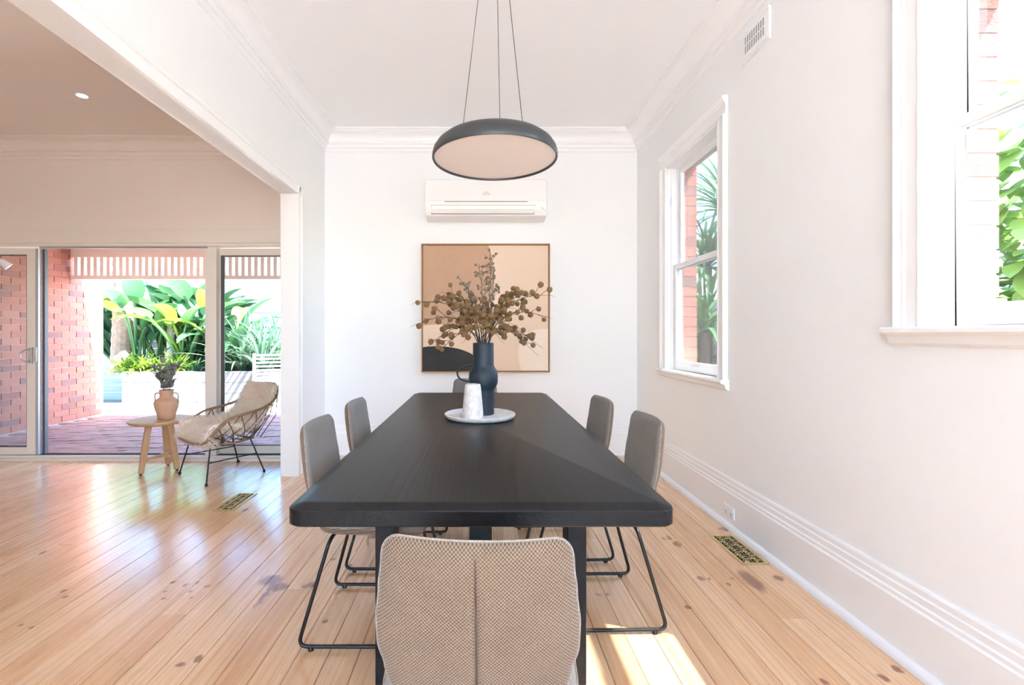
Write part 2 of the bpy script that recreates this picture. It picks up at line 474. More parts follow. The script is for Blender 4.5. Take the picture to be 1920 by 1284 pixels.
def spline(pts, n=6, closed=False):
    """Catmull-Rom through pts"""
    P = [Vector(p) for p in pts]; L = len(P); out = []
    for i in range(L if closed else L - 1):
        if closed: a, b, c, d = P[i - 1], P[i], P[(i + 1) % L], P[(i + 2) % L]
        else: a, b, c, d = P[max(i - 1, 0)], P[i], P[i + 1], P[min(i + 2, L - 1)]
        for k in range(n):
            t = k / n
            out.append(0.5 * ((2 * b) + (c - a) * t + (2 * a - 5 * b + 4 * c - d) * t * t + (3 * b - a - 3 * c + d) * t ** 3))
    if not closed: out.append(P[-1])
    return out


def fillet(pts, r, n=5):
    P = [Vector(p) for p in pts]; out = [P[0]]
    for a, b, c in zip(P, P[1:], P[2:]):
        d1 = (a - b); d2 = (c - b); k = min(r, d1.length * .45, d2.length * .45)
        p0 = b + d1.normalized() * k; p1 = b + d2.normalized() * k
        out += [p0.lerp(b, t).lerp(b.lerp(p1, t), t) for t in [i / n for i in range(n + 1)]]
    return out + [P[-1]]


# ------------------------------------------------------------------ room dimensions
XR = 1.61; XL = -1.59; XL2 = -1.71; YB = 4.78; YF = 4.54; YREAR = -3.2; XFAR = -5.4
ZC = 3.28; ZC2 = 3.10; ZBEAM = 2.44; YJ = 4.03
W1 = (3.14, 4.02, 0.93, 2.66)    # far window opening y0 y1 z0 z1
W2 = (0.81, 1.69, 1.25, 2.66)    # near window

# floor -------------------------------------------------------------
fl = G().box(XFAR, XL2, YREAR, YF + .02, -.06, -.024).box(XL2, XR, YREAR, YB, -.06, -.024).build('floor', 'dark')
tag(fl, 'honey pine floorboards running towards the back wall', 'floor', kind='structure')
pitch = 0.117; x = 0.707 - pitch * 60; rnd = random.Random(3)
while x < XR:
    x0, x1 = x + .0007, x + pitch - .0007
    x0 = max(x0, XFAR); x1 = min(x1, XR)
    if x1 - x0 > .01:
        yend = YB if x > XL2 - .02 else YF
        cuts = [YREAR, rnd.uniform(-1.5, 0.6) if rnd.random() < .75 else rnd.uniform(2.0, 3.4), yend]
        for a, b in zip(cuts[:-1], cuts[1:]):
            zt = rnd.uniform(-.0006, .0003)
            g = G(); cx, cy = (x0 + x1) / 2, (a + b) / 2; hw = (x1 - x0) / 2; e = .0012
            prof = [(-hw, -.022), (hw, -.022), (hw, zt - e), (hw - e, zt), (-hw + e, zt), (-hw, zt - e)]
            g.prism(prof, lambda u, v, q: (u, q, v), -(b - a) / 2 + .0006, (b - a) / 2 - .0006)
            g.build('plank', 'pine', fl, loc=(cx, cy, 0))
    x += pitch

# walls -------------------------------------------------------------
g = G().box(XL2, XR + .25, YB, YB + .22, -.06, 3.5)
tag(g.build('wall_back', 'wall'), 'white back wall behind the dining table', 'wall', kind='structure')
g = G()
y_prev = YREAR
for (y0, y1, z0, z1) in (W2, W1):
    g.box(XR, XR + .115, y_prev, y0, -.06, 3.4).box(XR, XR + .115, y0, y1, -.06, z0 - .02).box(XR, XR + .115, y0, y1, z1, 3.4)
    y_prev = y1
g.box(XR, XR + .115, y_prev, YB, -.06, 3.4)
tag(g.build('wall_right', 'wall'), 'white side wall with the two sash windows', 'wall', kind='structure')
g = G().box(XL2, XL, -1.2, YJ, ZBEAM, 3.5).box(XL2, XL, YJ, YB, -.06, 3.5).box(XL2, XL, YREAR, -1.2, -.06, 3.5)
tag(g.build('wall_left', 'wall'), 'white wall and beam with the wide opening to the next room', 'wall', kind='structure')
DX0, DX1, DZ = -5.12, -1.80, 2.12
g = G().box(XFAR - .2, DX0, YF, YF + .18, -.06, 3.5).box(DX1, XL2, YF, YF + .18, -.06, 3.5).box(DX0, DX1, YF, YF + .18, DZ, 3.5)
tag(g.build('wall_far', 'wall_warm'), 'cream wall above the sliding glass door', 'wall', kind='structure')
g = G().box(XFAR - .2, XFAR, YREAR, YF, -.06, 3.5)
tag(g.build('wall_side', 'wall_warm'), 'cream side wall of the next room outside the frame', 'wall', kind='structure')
# rear wall behind the camera with a wide unseen opening added to let in daylight
g = G().box(XFAR - .2, -1.45, YREAR - .2, YREAR, -.06, 3.5).box(1.5, XR + .25, YREAR - .2, YREAR, -.06, 3.5).box(-1.45, 1.5, YREAR - .2, YREAR, 2.95, 3.5)
tag(g.build('wall_rear', 'wall'), 'white rear wall with a wide opening added behind the viewer to let in daylight', 'wall', kind='structure')
# ceilings (skylights behind the camera)
g = G(); S = (-1.2, 1.2, -2.6, -.5)
g.box(XL2, XR + .25, YREAR - .2, YB + .22, ZC, ZC + .12)
tag(g.build('ceiling', 'ceiling'), 'white ceiling over the dining table', 'ceiling', kind='structure')
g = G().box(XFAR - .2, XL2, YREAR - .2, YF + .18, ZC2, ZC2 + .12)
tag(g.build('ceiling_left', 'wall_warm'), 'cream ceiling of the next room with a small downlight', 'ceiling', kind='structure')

# cornices ----------------------------------------------------------
cove = [(.14 - .078 * math.sin(a), .0) for a in ()]
def cornice_profile(k=1.0):
    pts = [(0, 0), (.163, 0), (.163, -.014), (.150, -.016), (.150, -.026), (.138, -.030)]
    for i in range(7):
        a = i / 6 * PI / 2
        pts.append((.062 + .076 * (1 - math.sin(a)), -.034 - .066 * (1 - math.cos(a)) - 0.0))
    pts += [(.056, -.104), (.056, -.120), (.040, -.124), (.034, -.140), (.034, -.152), (.018, -.158), (.014, -.172), (.014, -.184), (0, -.190)]
    return [(u * k, v * k) for u, v in pts]
cp = cornice_profile()
n_trim = [0]
def trim(g, label, mat='trim', smooth=30):
    n_trim[0] += 1
    return tag(g.build('trim_%d' % n_trim[0], mat, smooth=smooth), label, 'trim', kind='structure')
trim(G().prism(cp, lambda u, v, q: (q, YB - u, ZC + v), XL, XR), 'white moulded cornice along the back wall')
trim(G().prism(cp, lambda u, v, q: (XR - u, q, ZC + v), YREAR, YB), 'white moulded cornice above the sash windows')
trim(G().prism(cp, lambda u, v, q: (XL + u, q, ZC + v), YREAR, YB), 'white moulded cornice above the beam')
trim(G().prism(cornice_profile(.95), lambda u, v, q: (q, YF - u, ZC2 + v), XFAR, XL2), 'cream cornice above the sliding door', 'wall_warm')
# opening architrave
ap = [(0, 0), (.026, 0), (.026, .012), (.020, .016), (.020, .040), (.015, .044), (.015, .072), (.022, .078), (.026, .09), (.022, .102), (0, .106)]
g = G().prism(ap, lambda u, v, q: (XL + u, q, ZBEAM + v), -1.2, YJ + .106).prism(ap, lambda u, v, q: (XL + u, YJ + v, q), 0, ZBEAM + .106)
trim(g, 'white grooved architrave around the wide opening')
g = G().prism(ap, lambda u, v, q: (XL2 - u * .5, q, ZBEAM + v), -1.2, YJ + .106).prism(ap, lambda u, v, q: (XL2 - u * .5, YJ + v, q), 0, ZBEAM + .106)
trim(g, 'white architrave on the far side of the wide opening')
# door head trim
g = G().box(XFAR, XL2, YF - .022, YF, 2.115, 2.24).box(XFAR, XL2, YF - .028, YF, 2.24, 2.255)
trim(g, 'flat cream head board above the sliding door', 'frame_cream')

# baseboards --------------------------------------------------------
bp = [(0, .305), (.008, .305), (.013, .296), (.013, .276), (.018, .270), (.018, .246), (.024, .240), (.024, .226), (.030, .218), (.030, 0), (0, 0)]
sp_ = [(.030, 0), (.056, 0), (.054, .012), (.048, .022), (.038, .030), (.030, .032)]
def baseboard(side, fn, a, b, label):
    o = tag(G().prism(bp, fn, a, b).build('baseboard_' + side, 'trim', smooth=20), label, 'baseboard', kind='structure')
    G().prism(sp_, fn, a, b).build('shoe_mould', 'shoe', o, smooth=40)
baseboard('back', lambda u, v, q: (q, YB - u, v), XL, XR, 'tall white moulded skirting along the back wall')
baseboard('right', lambda u, v, q: (XR - u, q, v), YREAR, YB, 'tall white moulded skirting under the windows')
baseboard('left', lambda u, v, q: (XL + u, q, v), YJ + .106, YB, 'short white skirting beside the wide opening')

# outer brick leaf of the right wall -----------------------------------
XO0, XO1 = XR + .125, XR + .25
g = G(); y_prev = YREAR
for (y0, y1, z0, z1) in (W2, W1):
    a, b = y0 + .02, y1 - .02
    g.box(XO0, XO1, y_prev, a, -.3, 3.3).box(XO0, XO1, a, b, -.3, z0 - .07).box(XO0, XO1, a, b, z1 + .005, 3.3)
    y_prev = b + .232
    g.box(XO0 + .004, XO1 - .006, b + .006, b + .232, -.3, 3.3)
g.box(XO0, XO1, y_prev, YB + .22, -.3, 3.3)
wo_ = tag(g.build('wall_outside', 'mortar'), 'red brick outer wall seen at the window reveals', 'wall', kind='structure')
long_b = G().box(-.0575, .0575, 0, .225, 0, .076); long_me = long_b.mesh('brick', 'brick')
half_me = G().box(-.0575, .0575, 0, .107, 0, .076).mesh('brick', 'brick')
for (y0, y1, z0, z1) in (W2, W1):
    z = z0 - .065; k = 0
    while z < z1 + .02:
        if k % 2: inst(long_me, 'brick', wo_, ((XO0 + XO1) / 2 + .002, y1 - .02, z))
        else:
            inst(half_me, 'brick', wo_, ((XO0 + XO1) / 2 + .002, y1 - .02, z)); inst(half_me, 'brick', wo_, ((XO0 + XO1) / 2 + .002, y1 - .02 + .117, z))
        z += .086; k += 1

# sash windows ------------------------------------------------------
def sash_window(idx, W, label):
    y0, y1, z0, z1 = W; zm = (z0 + z1) / 2 + .02
    t = thing('window_%d' % idx, (XR, (y0 + y1) / 2, z0), 0, label, 'window', kind='structure')
    ox, oy, oz = XR, (y0 + y1) / 2, z0
    def B(name, g, mat='trim', par=t, **k):
        o = g.build(name, mat, par, **k); o.location = Vector((-ox, -oy, -oz)) if par is t else Vector((0, 0, 0)); return o
    cpf = [(0, 0), (.016, 0), (.018, .010), (.014, .016), (.014, .060), (.020, .066), (.020, .078), (.028, .086), (.030, .098), (.022, .104), (0, .106)]
    B('casing', G().prism(cpf, lambda u, v, q: (XR - u, y1 + v, q), z0 - .0, z1), smooth=30)
    B('casing', G().prism(cpf, lambda u, v, q: (XR - u, y0 - v, q), z0 - .0, z1), smooth=30)
    hd = [(0, 0), (.016, 0), (.018, .010), (.014, .016), (.014, .060), (.020, .066), (.020, .078), (.030, .086), (.034, .1), (.040, .108), (.040, .118), (0, .122)]
    B('head_casing', G().prism(hd, lambda u, v, q: (XR - u, q, z1 + v), y0 - .108, y1 + .108), smooth=30)
    st = [(-.08, 0), (.052, 0), (.058, -.006), (.058, -.020), (.050, -.026), (.034, -.030), (.026, -.044), (.022, -.060), (.010, -.068), (0, -.07), (0, -.035), (-.08, -.035)]
    B('sill', G().prism(st, lambda u, v, q: (XR - u, q, z0 + v), y0 - .125, y1 + .125) if False else G().prism([(0, 0), (.052, 0), (.058, -.006), (.058, -.020), (.050, -.026), (.034, -.030), (.026, -.044), (.022, -.060), (.010, -.068), (0, -.07)], lambda u, v, q: (XR - u, q, z0 + v), y0 - .125, y1 + .125).box(XR, XR + .125, y0, y1, z0 - .035, z0), smooth=30)
    B('jamb', G().box(XR, XR + .125, y1 - .012, y1, z0, z1))
    B('jamb', G().box(XR, XR + .125, y0, y0 + .012, z0, z1))
    B('head_jamb', G().box(XR, XR + .125, y0, y1, z1 - .014, z1))
    for s, yy in ((1, y1 - .012), (-1, y0 + .012)):
        a = yy - .014 * s
        B('stop_bead', G().box(XR + .030, XR + .044, min(a, yy), max(a, yy), z0, z1 - .014))
        B('parting_bead', G().box(XR + .080, XR + .086, min(a, yy), max(a, yy), z0, z1 - .014))
    def sash(name, xa, xb, za, zb, bot, top):
        sw = .052; ya, yb = y0 + .014, y1 - .014
        o = B(name, G().box(xa, xb, ya, ya + sw, za, zb).box(xa, xb, yb - sw, yb, za, zb).box(xa, xb, ya + sw, yb - sw, za, za + bot).box(xa, xb, ya + sw, yb - sw, zb - top, zb), bevel=.003, seg=1)
        xm = (xa + xb) / 2
        p = G().box(xm - .0015, xm + .0015, ya + sw - .004, yb - sw + .004, za + bot - .004, zb - top + .004).build('pane', 'glass', o)
        G().box(xa - .001 + .006, xa + .012, ya + sw, ya + sw + .008, za + bot, zb - top).box(xa + .005, xa + .012, yb - sw - .008, yb - sw, za + bot, zb - top).build('glazing_bead', 'trim', o)
        return o
    lo = sash('lower_sash', XR + .046, XR + .078, z0 + .001, zm, .075, .036)
    up = sash('upper_sash', XR + .088, XR + .120, zm - .036, z1 - .015, .036, .05)
    yc = (y0 + y1) / 2
    lk = G().box(XR + .050, XR + .076, yc - .03, yc + .03, zm, zm + .010).tube([(XR + .062, yc, zm + .01), (XR + .058, yc + .03, zm + .022)], .005, 8)
    lk.build('sash_lock', 'steel', lo)
    B('sash_lift', G().tube([(XR + .046, yc - .05, z0 + .05), (XR + .028, yc - .04, z0 + .05), (XR + .028, yc + .04, z0 + .05), (XR + .046, yc + .05, z0 + .05)], .004, 8), 'steel')
    B('latch', G().box(XR + .022, XR + .030, y1 - .022, y1 - .0125, zm + .52, zm + .57), 'steel')
    # outside sill
    B('outer_sill', G().box(XR + .126, XR + .31, y0 + .005, y1 - .005 - .016, z0 - .068, z0 - .02), 'trim')
    return t
sash_window(1, W1, 'white double hung sash window nearest the back wall')
sash_window(2, W2, 'white double hung sash window nearest the viewer, cut by the frame')

# sliding door --------------------------------------------------------
dr = thing('door_1', (0, YF, 0), 0, 'cream aluminium sliding glass door open to the brick patio', 'door', kind='structure')
def DB(name, g, mat='frame_cream', par=dr, **k):
    o = g.build(name, mat, par, **k)
    if par is dr: o.location = (0, -YF, 0)
    return o
DB('frame', G().box(DX0, DX1, YF + .0, YF + .13, 2.085, 2.118).box(DX0, DX0 + .04, YF, YF + .13, .0, 2.085).box(DX1 - .04, DX1, YF, YF + .13, .0, 2.085), bevel=.003)
DB('sill', G().box(DX0, DX1, YF - .03, YF + .16, -.06, .028).box(DX0, DX1, YF - .012, YF + .008, .028, .05), bevel=.004)
DB('sill_track', G().box(DX0 + .04, DX1 - .04, YF + .03, YF + .036, .028, .05).box(DX0 + .04, DX1 - .04, YF + .085, YF + .091, .028, .05), 'dark_alu')
DB('head_track', G().box(-4.30, -2.66, YF + .012, YF + .03, 2.064, 2.085), 'grey_alu')
def leaf(name, xa, xb, ya, yb, sl, sr, par=dr):
    za, zb = .05, 2.066
    o = DB(name, G().box(xa, xa + sl, ya, yb, za, zb).box(xb - sr, xb, ya, yb, za, zb).box(xa + sl, xb - sr, ya, yb, za, za + .075).box(xa + sl, xb - sr, ya, yb, zb - .06, zb), bevel=.003)
    ym = (ya + yb) / 2
    a = G().box(xa + sl - .005, xb - sr + .005, ym - .003, ym + .003, za + .07, zb - .055).build('pane', 'glass_door', o); a.location = (0, 0, 0)
    gk = G(); e = .007
    for s in (ya + .004, yb - .008):
        gk.box(xa + sl, xa + sl + e, s, s + .004, za + .075, zb - .06).box(xb - sr - e, xb - sr, s, s + .004, za + .075, zb - .06).box(xa + sl, xb - sr, s, s + .004, za + .075, za + .075 + e).box(xa + sl, xb - sr, s, s + .004, zb - .06 - e, zb - .06)
    gk.build('gasket', 'dark_alu', o)
    return o
ll = leaf('sliding_leaf', -5.08, -4.345, YF + .02, YF + .058, .06, .085)
# handle on the sliding leaf
hx, hy, hz = -4.385, YF + .02, 1.02
G().tube(spline([(hx, hy, hz + .055), (hx - .012, hy - .03, hz + .06), (hx - .05, hy - .04, hz + .04), (hx - .062, hy - .04, hz), (hx - .05, hy - .04, hz - .04), (hx - .012, hy - .03, hz - .06), (hx, hy, hz - .055)], 4), .008, 8).box(hx - .014, hx + .018, hy - .012, hy, hz - .08, hz + .08).build('handle', 'steel', ll, smooth=40)
G().box(-4.344, -4.318, YF + .02, YF + .058, .05, 2.066).build('edge_channel', 'grey_alu', ll, bevel=.002)
G().box(-4.318, -4.292, YF + .062, YF + .10, .05, 2.066).build('screen_edge', 'dark_alu', ll, bevel=.002)
G().box(-4.352, -4.326, YF + .012, YF + .0195, .96, 1.10).build('lock_plate', 'steel', ll)
DB('post', G().box(-2.685, -2.575, YF + .015, YF + .11, .028, 2.085), bevel=.004)
rl = leaf('fixed_leaf', -2.572, DX1 - .04, YF + .07, YF + .108, .016, .06)
G().box(-2.556, -2.520, YF + .062, YF + .069, .125, 2.006).build('screen_edge', 'dark_alu', rl)

# wall fittings ------------------------------------------------------
# plaster wall vent under the cornice
t = thing('wall_vent', (XR, 2.72, 2.96), 0, 'white plaster wall vent with two rows of slits under the cornice', 'vent')
G().box(-.012, 0, -.142, .142, -.10, .085).build('plate', 'wall', t, bevel=.005)
G().box(-.016, -.0121, -.13, .13, -.088, -.060).build('lower_lip', 'wall', t, bevel=.002)
G().box(-.018, -.0121, -.142, .142, .070, .085).build('upper_lip', 'wall', t)
slm = G().box(-.0014, .0002, -.0045, .0045, -.022, .022).mesh('slit', M['plastic_grey'])
for k in range(9):
    for zz in (-.027, .027): inst(slm, 'slit', t, (-.0122, -.088 + k * .022, zz))
# power outlet
t = thing('power_outlet', (XR - .030, 2.95, .105), 0, 'white double power outlet on the skirting under the windows', 'power outlet')
G().box(-.009, 0, -.058, .058, -.036, .036).build('plate', 'plastic_white', t, bevel=.003)
for s in (-1, 1):
    G().box(-.014, -.0091, s * .035 - .008, s * .035 + .008, .010, .024).build('switch', 'plastic_white', t, bevel=.001)
    so = G()
    for (yy, zz, a) in ((-.007, -.006, 30), (.007, -.006, -30), (0, -.018, 0)):
        c, s2 = math.cos(R(a)), math.sin(R(a))
        so.beam((-.0098, s * .030 + yy - s2 * .004, zz - c * .004), (-.0098, s * .030 + yy + s2 * .004, zz + c * .004), .002, .0016, (1, 0, 0))
    so.build('socket', 'dark', t)

# floor vents ----------------------------------------------------------
def floor_vent(cx, cy, label, seed):
    t = thing('floor_vent', (cx, cy, .0006), 0, label, 'vent', 'ornate brass floor vents')
    hw, hl = .072, .18; b = .016
    G().box(-hw, -hw + b, -hl, hl, 0, .005).box(hw - b, hw, -hl, hl, 0, .005).box(-hw + b, hw - b, -hl, -hl + b, 0, .005).box(-hw + b, hw - b, hl - b, hl, 0, .005).build('frame', 'brass', t, bevel=.0015, seg=1)
    G().box(-hw + b, hw - b, -hl + b, hl - b, 0, .0008).build('duct', 'dark', t)
    g = G(); w2, l2 = hw - b, hl - b
    for i in range(8):
        for j in (-1, 1):
            yc = -l2 + (i + .5) * 2 * l2 / 8; xc = j * w2 * .5
            d = 1 if (i + (j > 0)) % 2 else -1
            pts = [(xc + d * .019 * (1 - a / 10 * .85) * math.cos(a * .75), yc + .019 * (1 - a / 10 * .85) * math.sin(a * .75 * d), .003) for a in range(11)]
            g.tube(pts, .0024, 5)
            g.tube([(xc + d * .019, yc, .003), (xc + d * .006, yc + .018, .003), (xc - d * .012, yc + .024, .003), (xc - d * .026, yc + .02, .003)], .0022, 5)
    g.tube([(0, -l2, .003), (0, l2, .003)], .0015, 5)
    g.build('scrollwork', 'brass', t, smooth=True)
floor_vent(1.465, 2.66, 'brass scrollwork floor vent beside the skirting under the windows', 1)
floor_vent(-1.785, 3.415, 'brass scrollwork floor vent near the rattan armchair', 2)

# downlight --------------------------------------------------------------
p = PX(154, 179, 3.66)
t = thing('downlight', (p.x, p.y, ZC2), 0, 'small round lit downlight in the cream ceiling', 'ceiling light')
G().lathe([(.034, -.001), (.036, -.006), (.045, -.006), (.047, 0), (.034, 0)], 32).build('trim_ring', 'plastic_white', t, smooth=True)
G().lathe([(.0, -.003), (.0335, -.003), (.0335, -.0005), (0, -.0005)], 24).build('lens', 'led', t)

# painting ------------------------------------------------------------------
ax0, ax1, az0, az1 = -.597, .711, .840, 2.148
t = thing('framed_painting', ((ax0 + ax1) / 2, YB, az0), 0, 'large square abstract painting in tan, cream and black on the back wall', 'painting')
ox, oz = -(ax0 + ax1) / 2, 0
wd, hd = ax1 - ax0, az1 - az0; hw = wd / 2
fr = G()
for (a, b, c, d) in ((-hw, -hw + .011, 0, hd), (hw - .011, hw, 0, hd), (-hw + .011, hw - .011, 0, .011), (-hw + .011, hw - .011, hd - .011, hd)):
    fr.box(a, b, -.048, 0, c, d)
fr.build('frame', 'frame_oak', t, bevel=.001, seg=1)
cv = G().box(-hw + .016, hw - .016, -.034, -.004, .016, hd - .016).build('canvas', 'canvas', t)
G().box(-hw + .011, hw - .011, -.004, -.001, .011, hd - .011).build('backing', 'dark', t)
def uv(px, py):   # photo pixel -> painting local
    return ((px - VX) / F * 4.74 - (ax0 + ax1) / 2, H - (py - VY) / F * 4.74 - az0)
def shape(name, pts, mat, k):
    q = [uv(*p_) for p_ in pts]; q = [(min(max(a, -hw + .0165), hw - .0165), min(max(b, .0165), hd - .0165)) for a, b in q]
    G().prism(q, lambda u, v, w_: (u, w_, v), -.0342 - k * .0006, -.034).build(name, mat, t)
def bez(pts, n=8): return [(p_.x, p_.y) for p_ in spline([(a, b, 0) for a, b in pts], n)]
shape('tan_shape', [(780, 450), (911, 450)] + bez([(911, 452), (920, 470), (925, 500), (926, 530), (905, 590), (860, 610), (820, 608), (780, 612)]), 'paint_tan', 1)
shape('pale_shape', [(1040, 706), (979, 706)] + bez([(979, 700), (972, 670), (974, 645), (985, 628), (1005, 618), (1040, 616)]), 'paint_pale', 1)
shape('black_shape', [(780, 706)] + bez([(780, 652), (815, 649), (845, 651), (870, 657), (890, 668), (905, 690), (910, 706)]), 'paint_black', 2)
sg = G(); pts = []
for k in range(40):
    a, b = uv(984 + k * .42, 632.5 + 1.6 * math.sin(k * 1.3) * (0.6 + .4 * math.sin(k * .5))); pts.append((a, -.0351, b))
sg.tube(pts, .0011, 4).build('signature', 'paint_black', t)

# air conditioner ------------------------------------------------------------
cx = (-.533 + .652) / 2; aw = 1.185 / 2; z0 = 2.372; ah = .375
t = thing('air_conditioner', (cx, YB, z0), 0, 'white wall mounted split system air conditioner above the painting', 'air conditioner')
pr = [(0, 0), (.14, 0), (.20, .018), (.236, .075), (.240, .150), (.238, ah - .04), (.225, ah - .008), (.20, ah), (0, ah)]
G().prism(pr, lambda u, v, q: (q, -u, v), -aw, aw).build('body', 'plastic_white', t, bevel=.006, smooth=30)
G().box(-aw + .004, aw - .004, -.2475, -.2405, .155, ah - .02).build('front_panel', 'plastic_white', t, bevel=.004)
G().box(-aw * .68, aw * .68, -.2435, -.2405, .142, .149).build('panel_shadow_gap', 'plastic_grey', t)
def on_slope(v):   # outlet face between (.20,.018) and (.236,.075)
    return .20 + (.236 - .20) * (v - .018) / (.075 - .018)
xa, xb = PX(808, 0, 4.53).x - cx, PX(1003, 0, 4.53).x - cx
zl0, zl1 = .028, .115
def slope_box(g, u0, u1, v0, v1, off):
    def yy(v): return -(on_slope(min(v, .075)) + max(0, v - .075) * .05) - off
    g.add([(u0, yy(v0), v0), (u1, yy(v0), v0), (u1, yy(v1), v1), (u0, yy(v1), v1), (u0, yy(v0) + off * .8, v0), (u1, yy(v0) + off * .8, v0), (u1, yy(v1) + off * .8, v1), (u0, yy(v1) + off * .8, v1)],
          [(0, 1, 2, 3), (7, 6, 5, 4), (0, 4, 5, 1), (3, 2, 6, 7), (0, 3, 7, 4), (1, 5, 6, 2)]); return g
g = G(); slope_box(g, xa, xb, .030, .036, .004); slope_box(g, xa, xa + .004, .036, .112, .004); slope_box(g, xb - .004, xb, .036, .112, .004); slope_box(g, xa, xb, .109, .112, .004)
g.build('outlet_gap', 'plastic_grey', t)
g = G(); slope_box(g, xa + .005, xb - .005, .037, .070, .007); slope_box(g, xa + .005, xb - .005, .0725, .108, .005)
g.build('louvre', 'plastic_white', t)
for k in range(3): G().box(aw - .055 + k * .012, aw - .048 + k * .012, -.2445, -.2415, .085 - k * .012, .092 - k * .012).build('indicator_light', 'plastic_grey', t)
tx = bpy.data.curves.new('maker_mark', 'FONT'); tx.body = 'FUJITSU'; tx.size = .022; tx.align_x = 'CENTER'; tx.align_y = 'CENTER'; tx.extrude = .0004
to = bpy.data.objects.new('tmp_text', tx); COL.objects.link(to)
dg = bpy.context.evaluated_depsgraph_get(); me = bpy.data.meshes.new_from_object(to.evaluated_get(dg)); bpy.data.objects.remove(to)
me.materials.clear(); me.materials.append(M['plastic_grey'])
o = inst(me, 'maker_mark', t, (PX(912, 0, 4.53).x - cx, -.2479, .215), (R(90), 0, 0))
lp = [(PX(912, 0, 4.53).x - cx + .022 * math.cos(a) * 1, -.2479, .234 + .012 * math.sin(2 * a) * .5) for a in [2 * PI * k / 24 for k in range(24)]]
G().tube(lp, .001, 4, True).build('maker_emblem', 'plastic_grey', t)

# pendant lamp ------------------------------------------------------------------
LX, LY, LZ = .071, 2.25, 2.062
t = thing('pendant_lamp', (LX, LY, LZ), 0, 'shallow black dome pendant lamp on three thin cables over the table', 'pendant lamp')
op = [(.291, .004), (.293, 0), (.298, 0), (.3005, .006), (.300, .020), (.294, .042), (.280, .064), (.256, .084), (.222, .097), (.18, .102), (0, .103)]
ip = [(0, .099), (.18, .098), (.22, .093), (.252, .080), (.275, .061), (.288, .040), (.291, .02)]
G().lathe(op + ip + [op[0]], 96, caps=False).build('shade', 'lamp_black', t, smooth=40)
G().lathe([(0, .010), (.2905, .010), (.2905, .014), (0, .014)], 96).build('diffuser', 'lamp_diffuser', t)
for a in (165, 78, -42):
    c, s = math.cos(R(a)), math.sin(R(a))
    cb = G().tube([(.17 * c, .17 * s, .100), (.032 * c, .032 * s, ZC - LZ - .018)], .0016, 6).build('cable', 'black_metal', t)
    G().lathe([(.008, .102), (.008, .114), (.004, .118), (0, .118)], 12, (.17 * c, .17 * s, 0)).build('cable_grip', 'black_metal', cb)
G().lathe([(0, ZC - LZ - .022), (.05, ZC - LZ - .022), (.055, ZC - LZ - .018), (.055, ZC - LZ), (0, ZC - LZ)], 32).build('ceiling_rose', 'lamp_black', t, smooth=40)

# dining table ---------------------------------------------------------------------
TZ = .75; TX0, TX1, TY0, TY1 = -.537, .543, 1.275, 3.845
tb = thing('dining_table', (.003, (TY0 + TY1) / 2, 0), 0, 'long black stained timber dining table with chamfered edge', 'table')
def rrect(hx_, hy_, r, n=6):
    o = []
    for (cx_, cy_, a0) in ((hx_ - r, hy_ - r, 0), (-hx_ + r, hy_ - r, 90), (-hx_ + r, -hy_ + r, 180), (hx_ - r, -hy_ + r, 270)):
        for k in range(n + 1):
            a = R(a0 + 90 * k / n); o.append((cx_ + r * math.cos(a), cy_ + r * math.sin(a)))
    return o
hx_, hy_ = (TX1 - TX0) / 2, (TY1 - TY0) / 2
rings = []
for (ins, z, r) in ((.02, TZ - .056, .03), (.004, TZ - .056, .045), (0, TZ - .052, .048), (0, TZ - .0135, .048), (.002, TZ - .0105, .046), (.034, TZ - .001, .018), (.037, TZ, .016)):
    rings.append([(a, b, z) for a, b in rrect(hx_ - ins, hy_ - ins, r)])
g = G(); n = len(rings[0]); vv = [p_ for r_ in rings for p_ in r_]
fs = [tuple(range(n - 1, -1, -1)), tuple((len(rings) - 1) * n + k for k in range(n))]
for i in range(len(rings) - 1):
    for k in range(n): fs.append((i * n + k, i * n + (k + 1) % n, (i + 1) * n + (k + 1) % n, (i + 1) * n + k))
g.add(vv, fs).build('table_top', 'table_wood', tb, smooth=25)
for sy in (-1, 1):
    for sx in (-1, 1):
        G().box(sx * .335 - .033, sx * .335 + .033, sy * .885 - .05, sy * .885 + .05, 0, TZ - .056).build('leg', 'table_wood', tb, bevel=.003)
    G().box(-.302, .302, sy * .885 - .04, sy * .885 + .04, TZ - .14, TZ - .056).build('cross_rail', 'table_wood', tb, bevel=.003)
G().box(-.06, .06, -.07, .07, .03, TZ - .056).build('centre_post', 'table_wood', tb, bevel=.003)
G().box(-.05, .05, -.845, -.07, TZ - .13, TZ - .056).box(-.05, .05, .07, .845, TZ - .13, TZ - .056).build('long_rail', 'table_wood', tb, bevel=.003)
G().box(-.13, .13, -.13, .13, 0, .03).build('post_foot', 'table_wood', tb, bevel=.003)

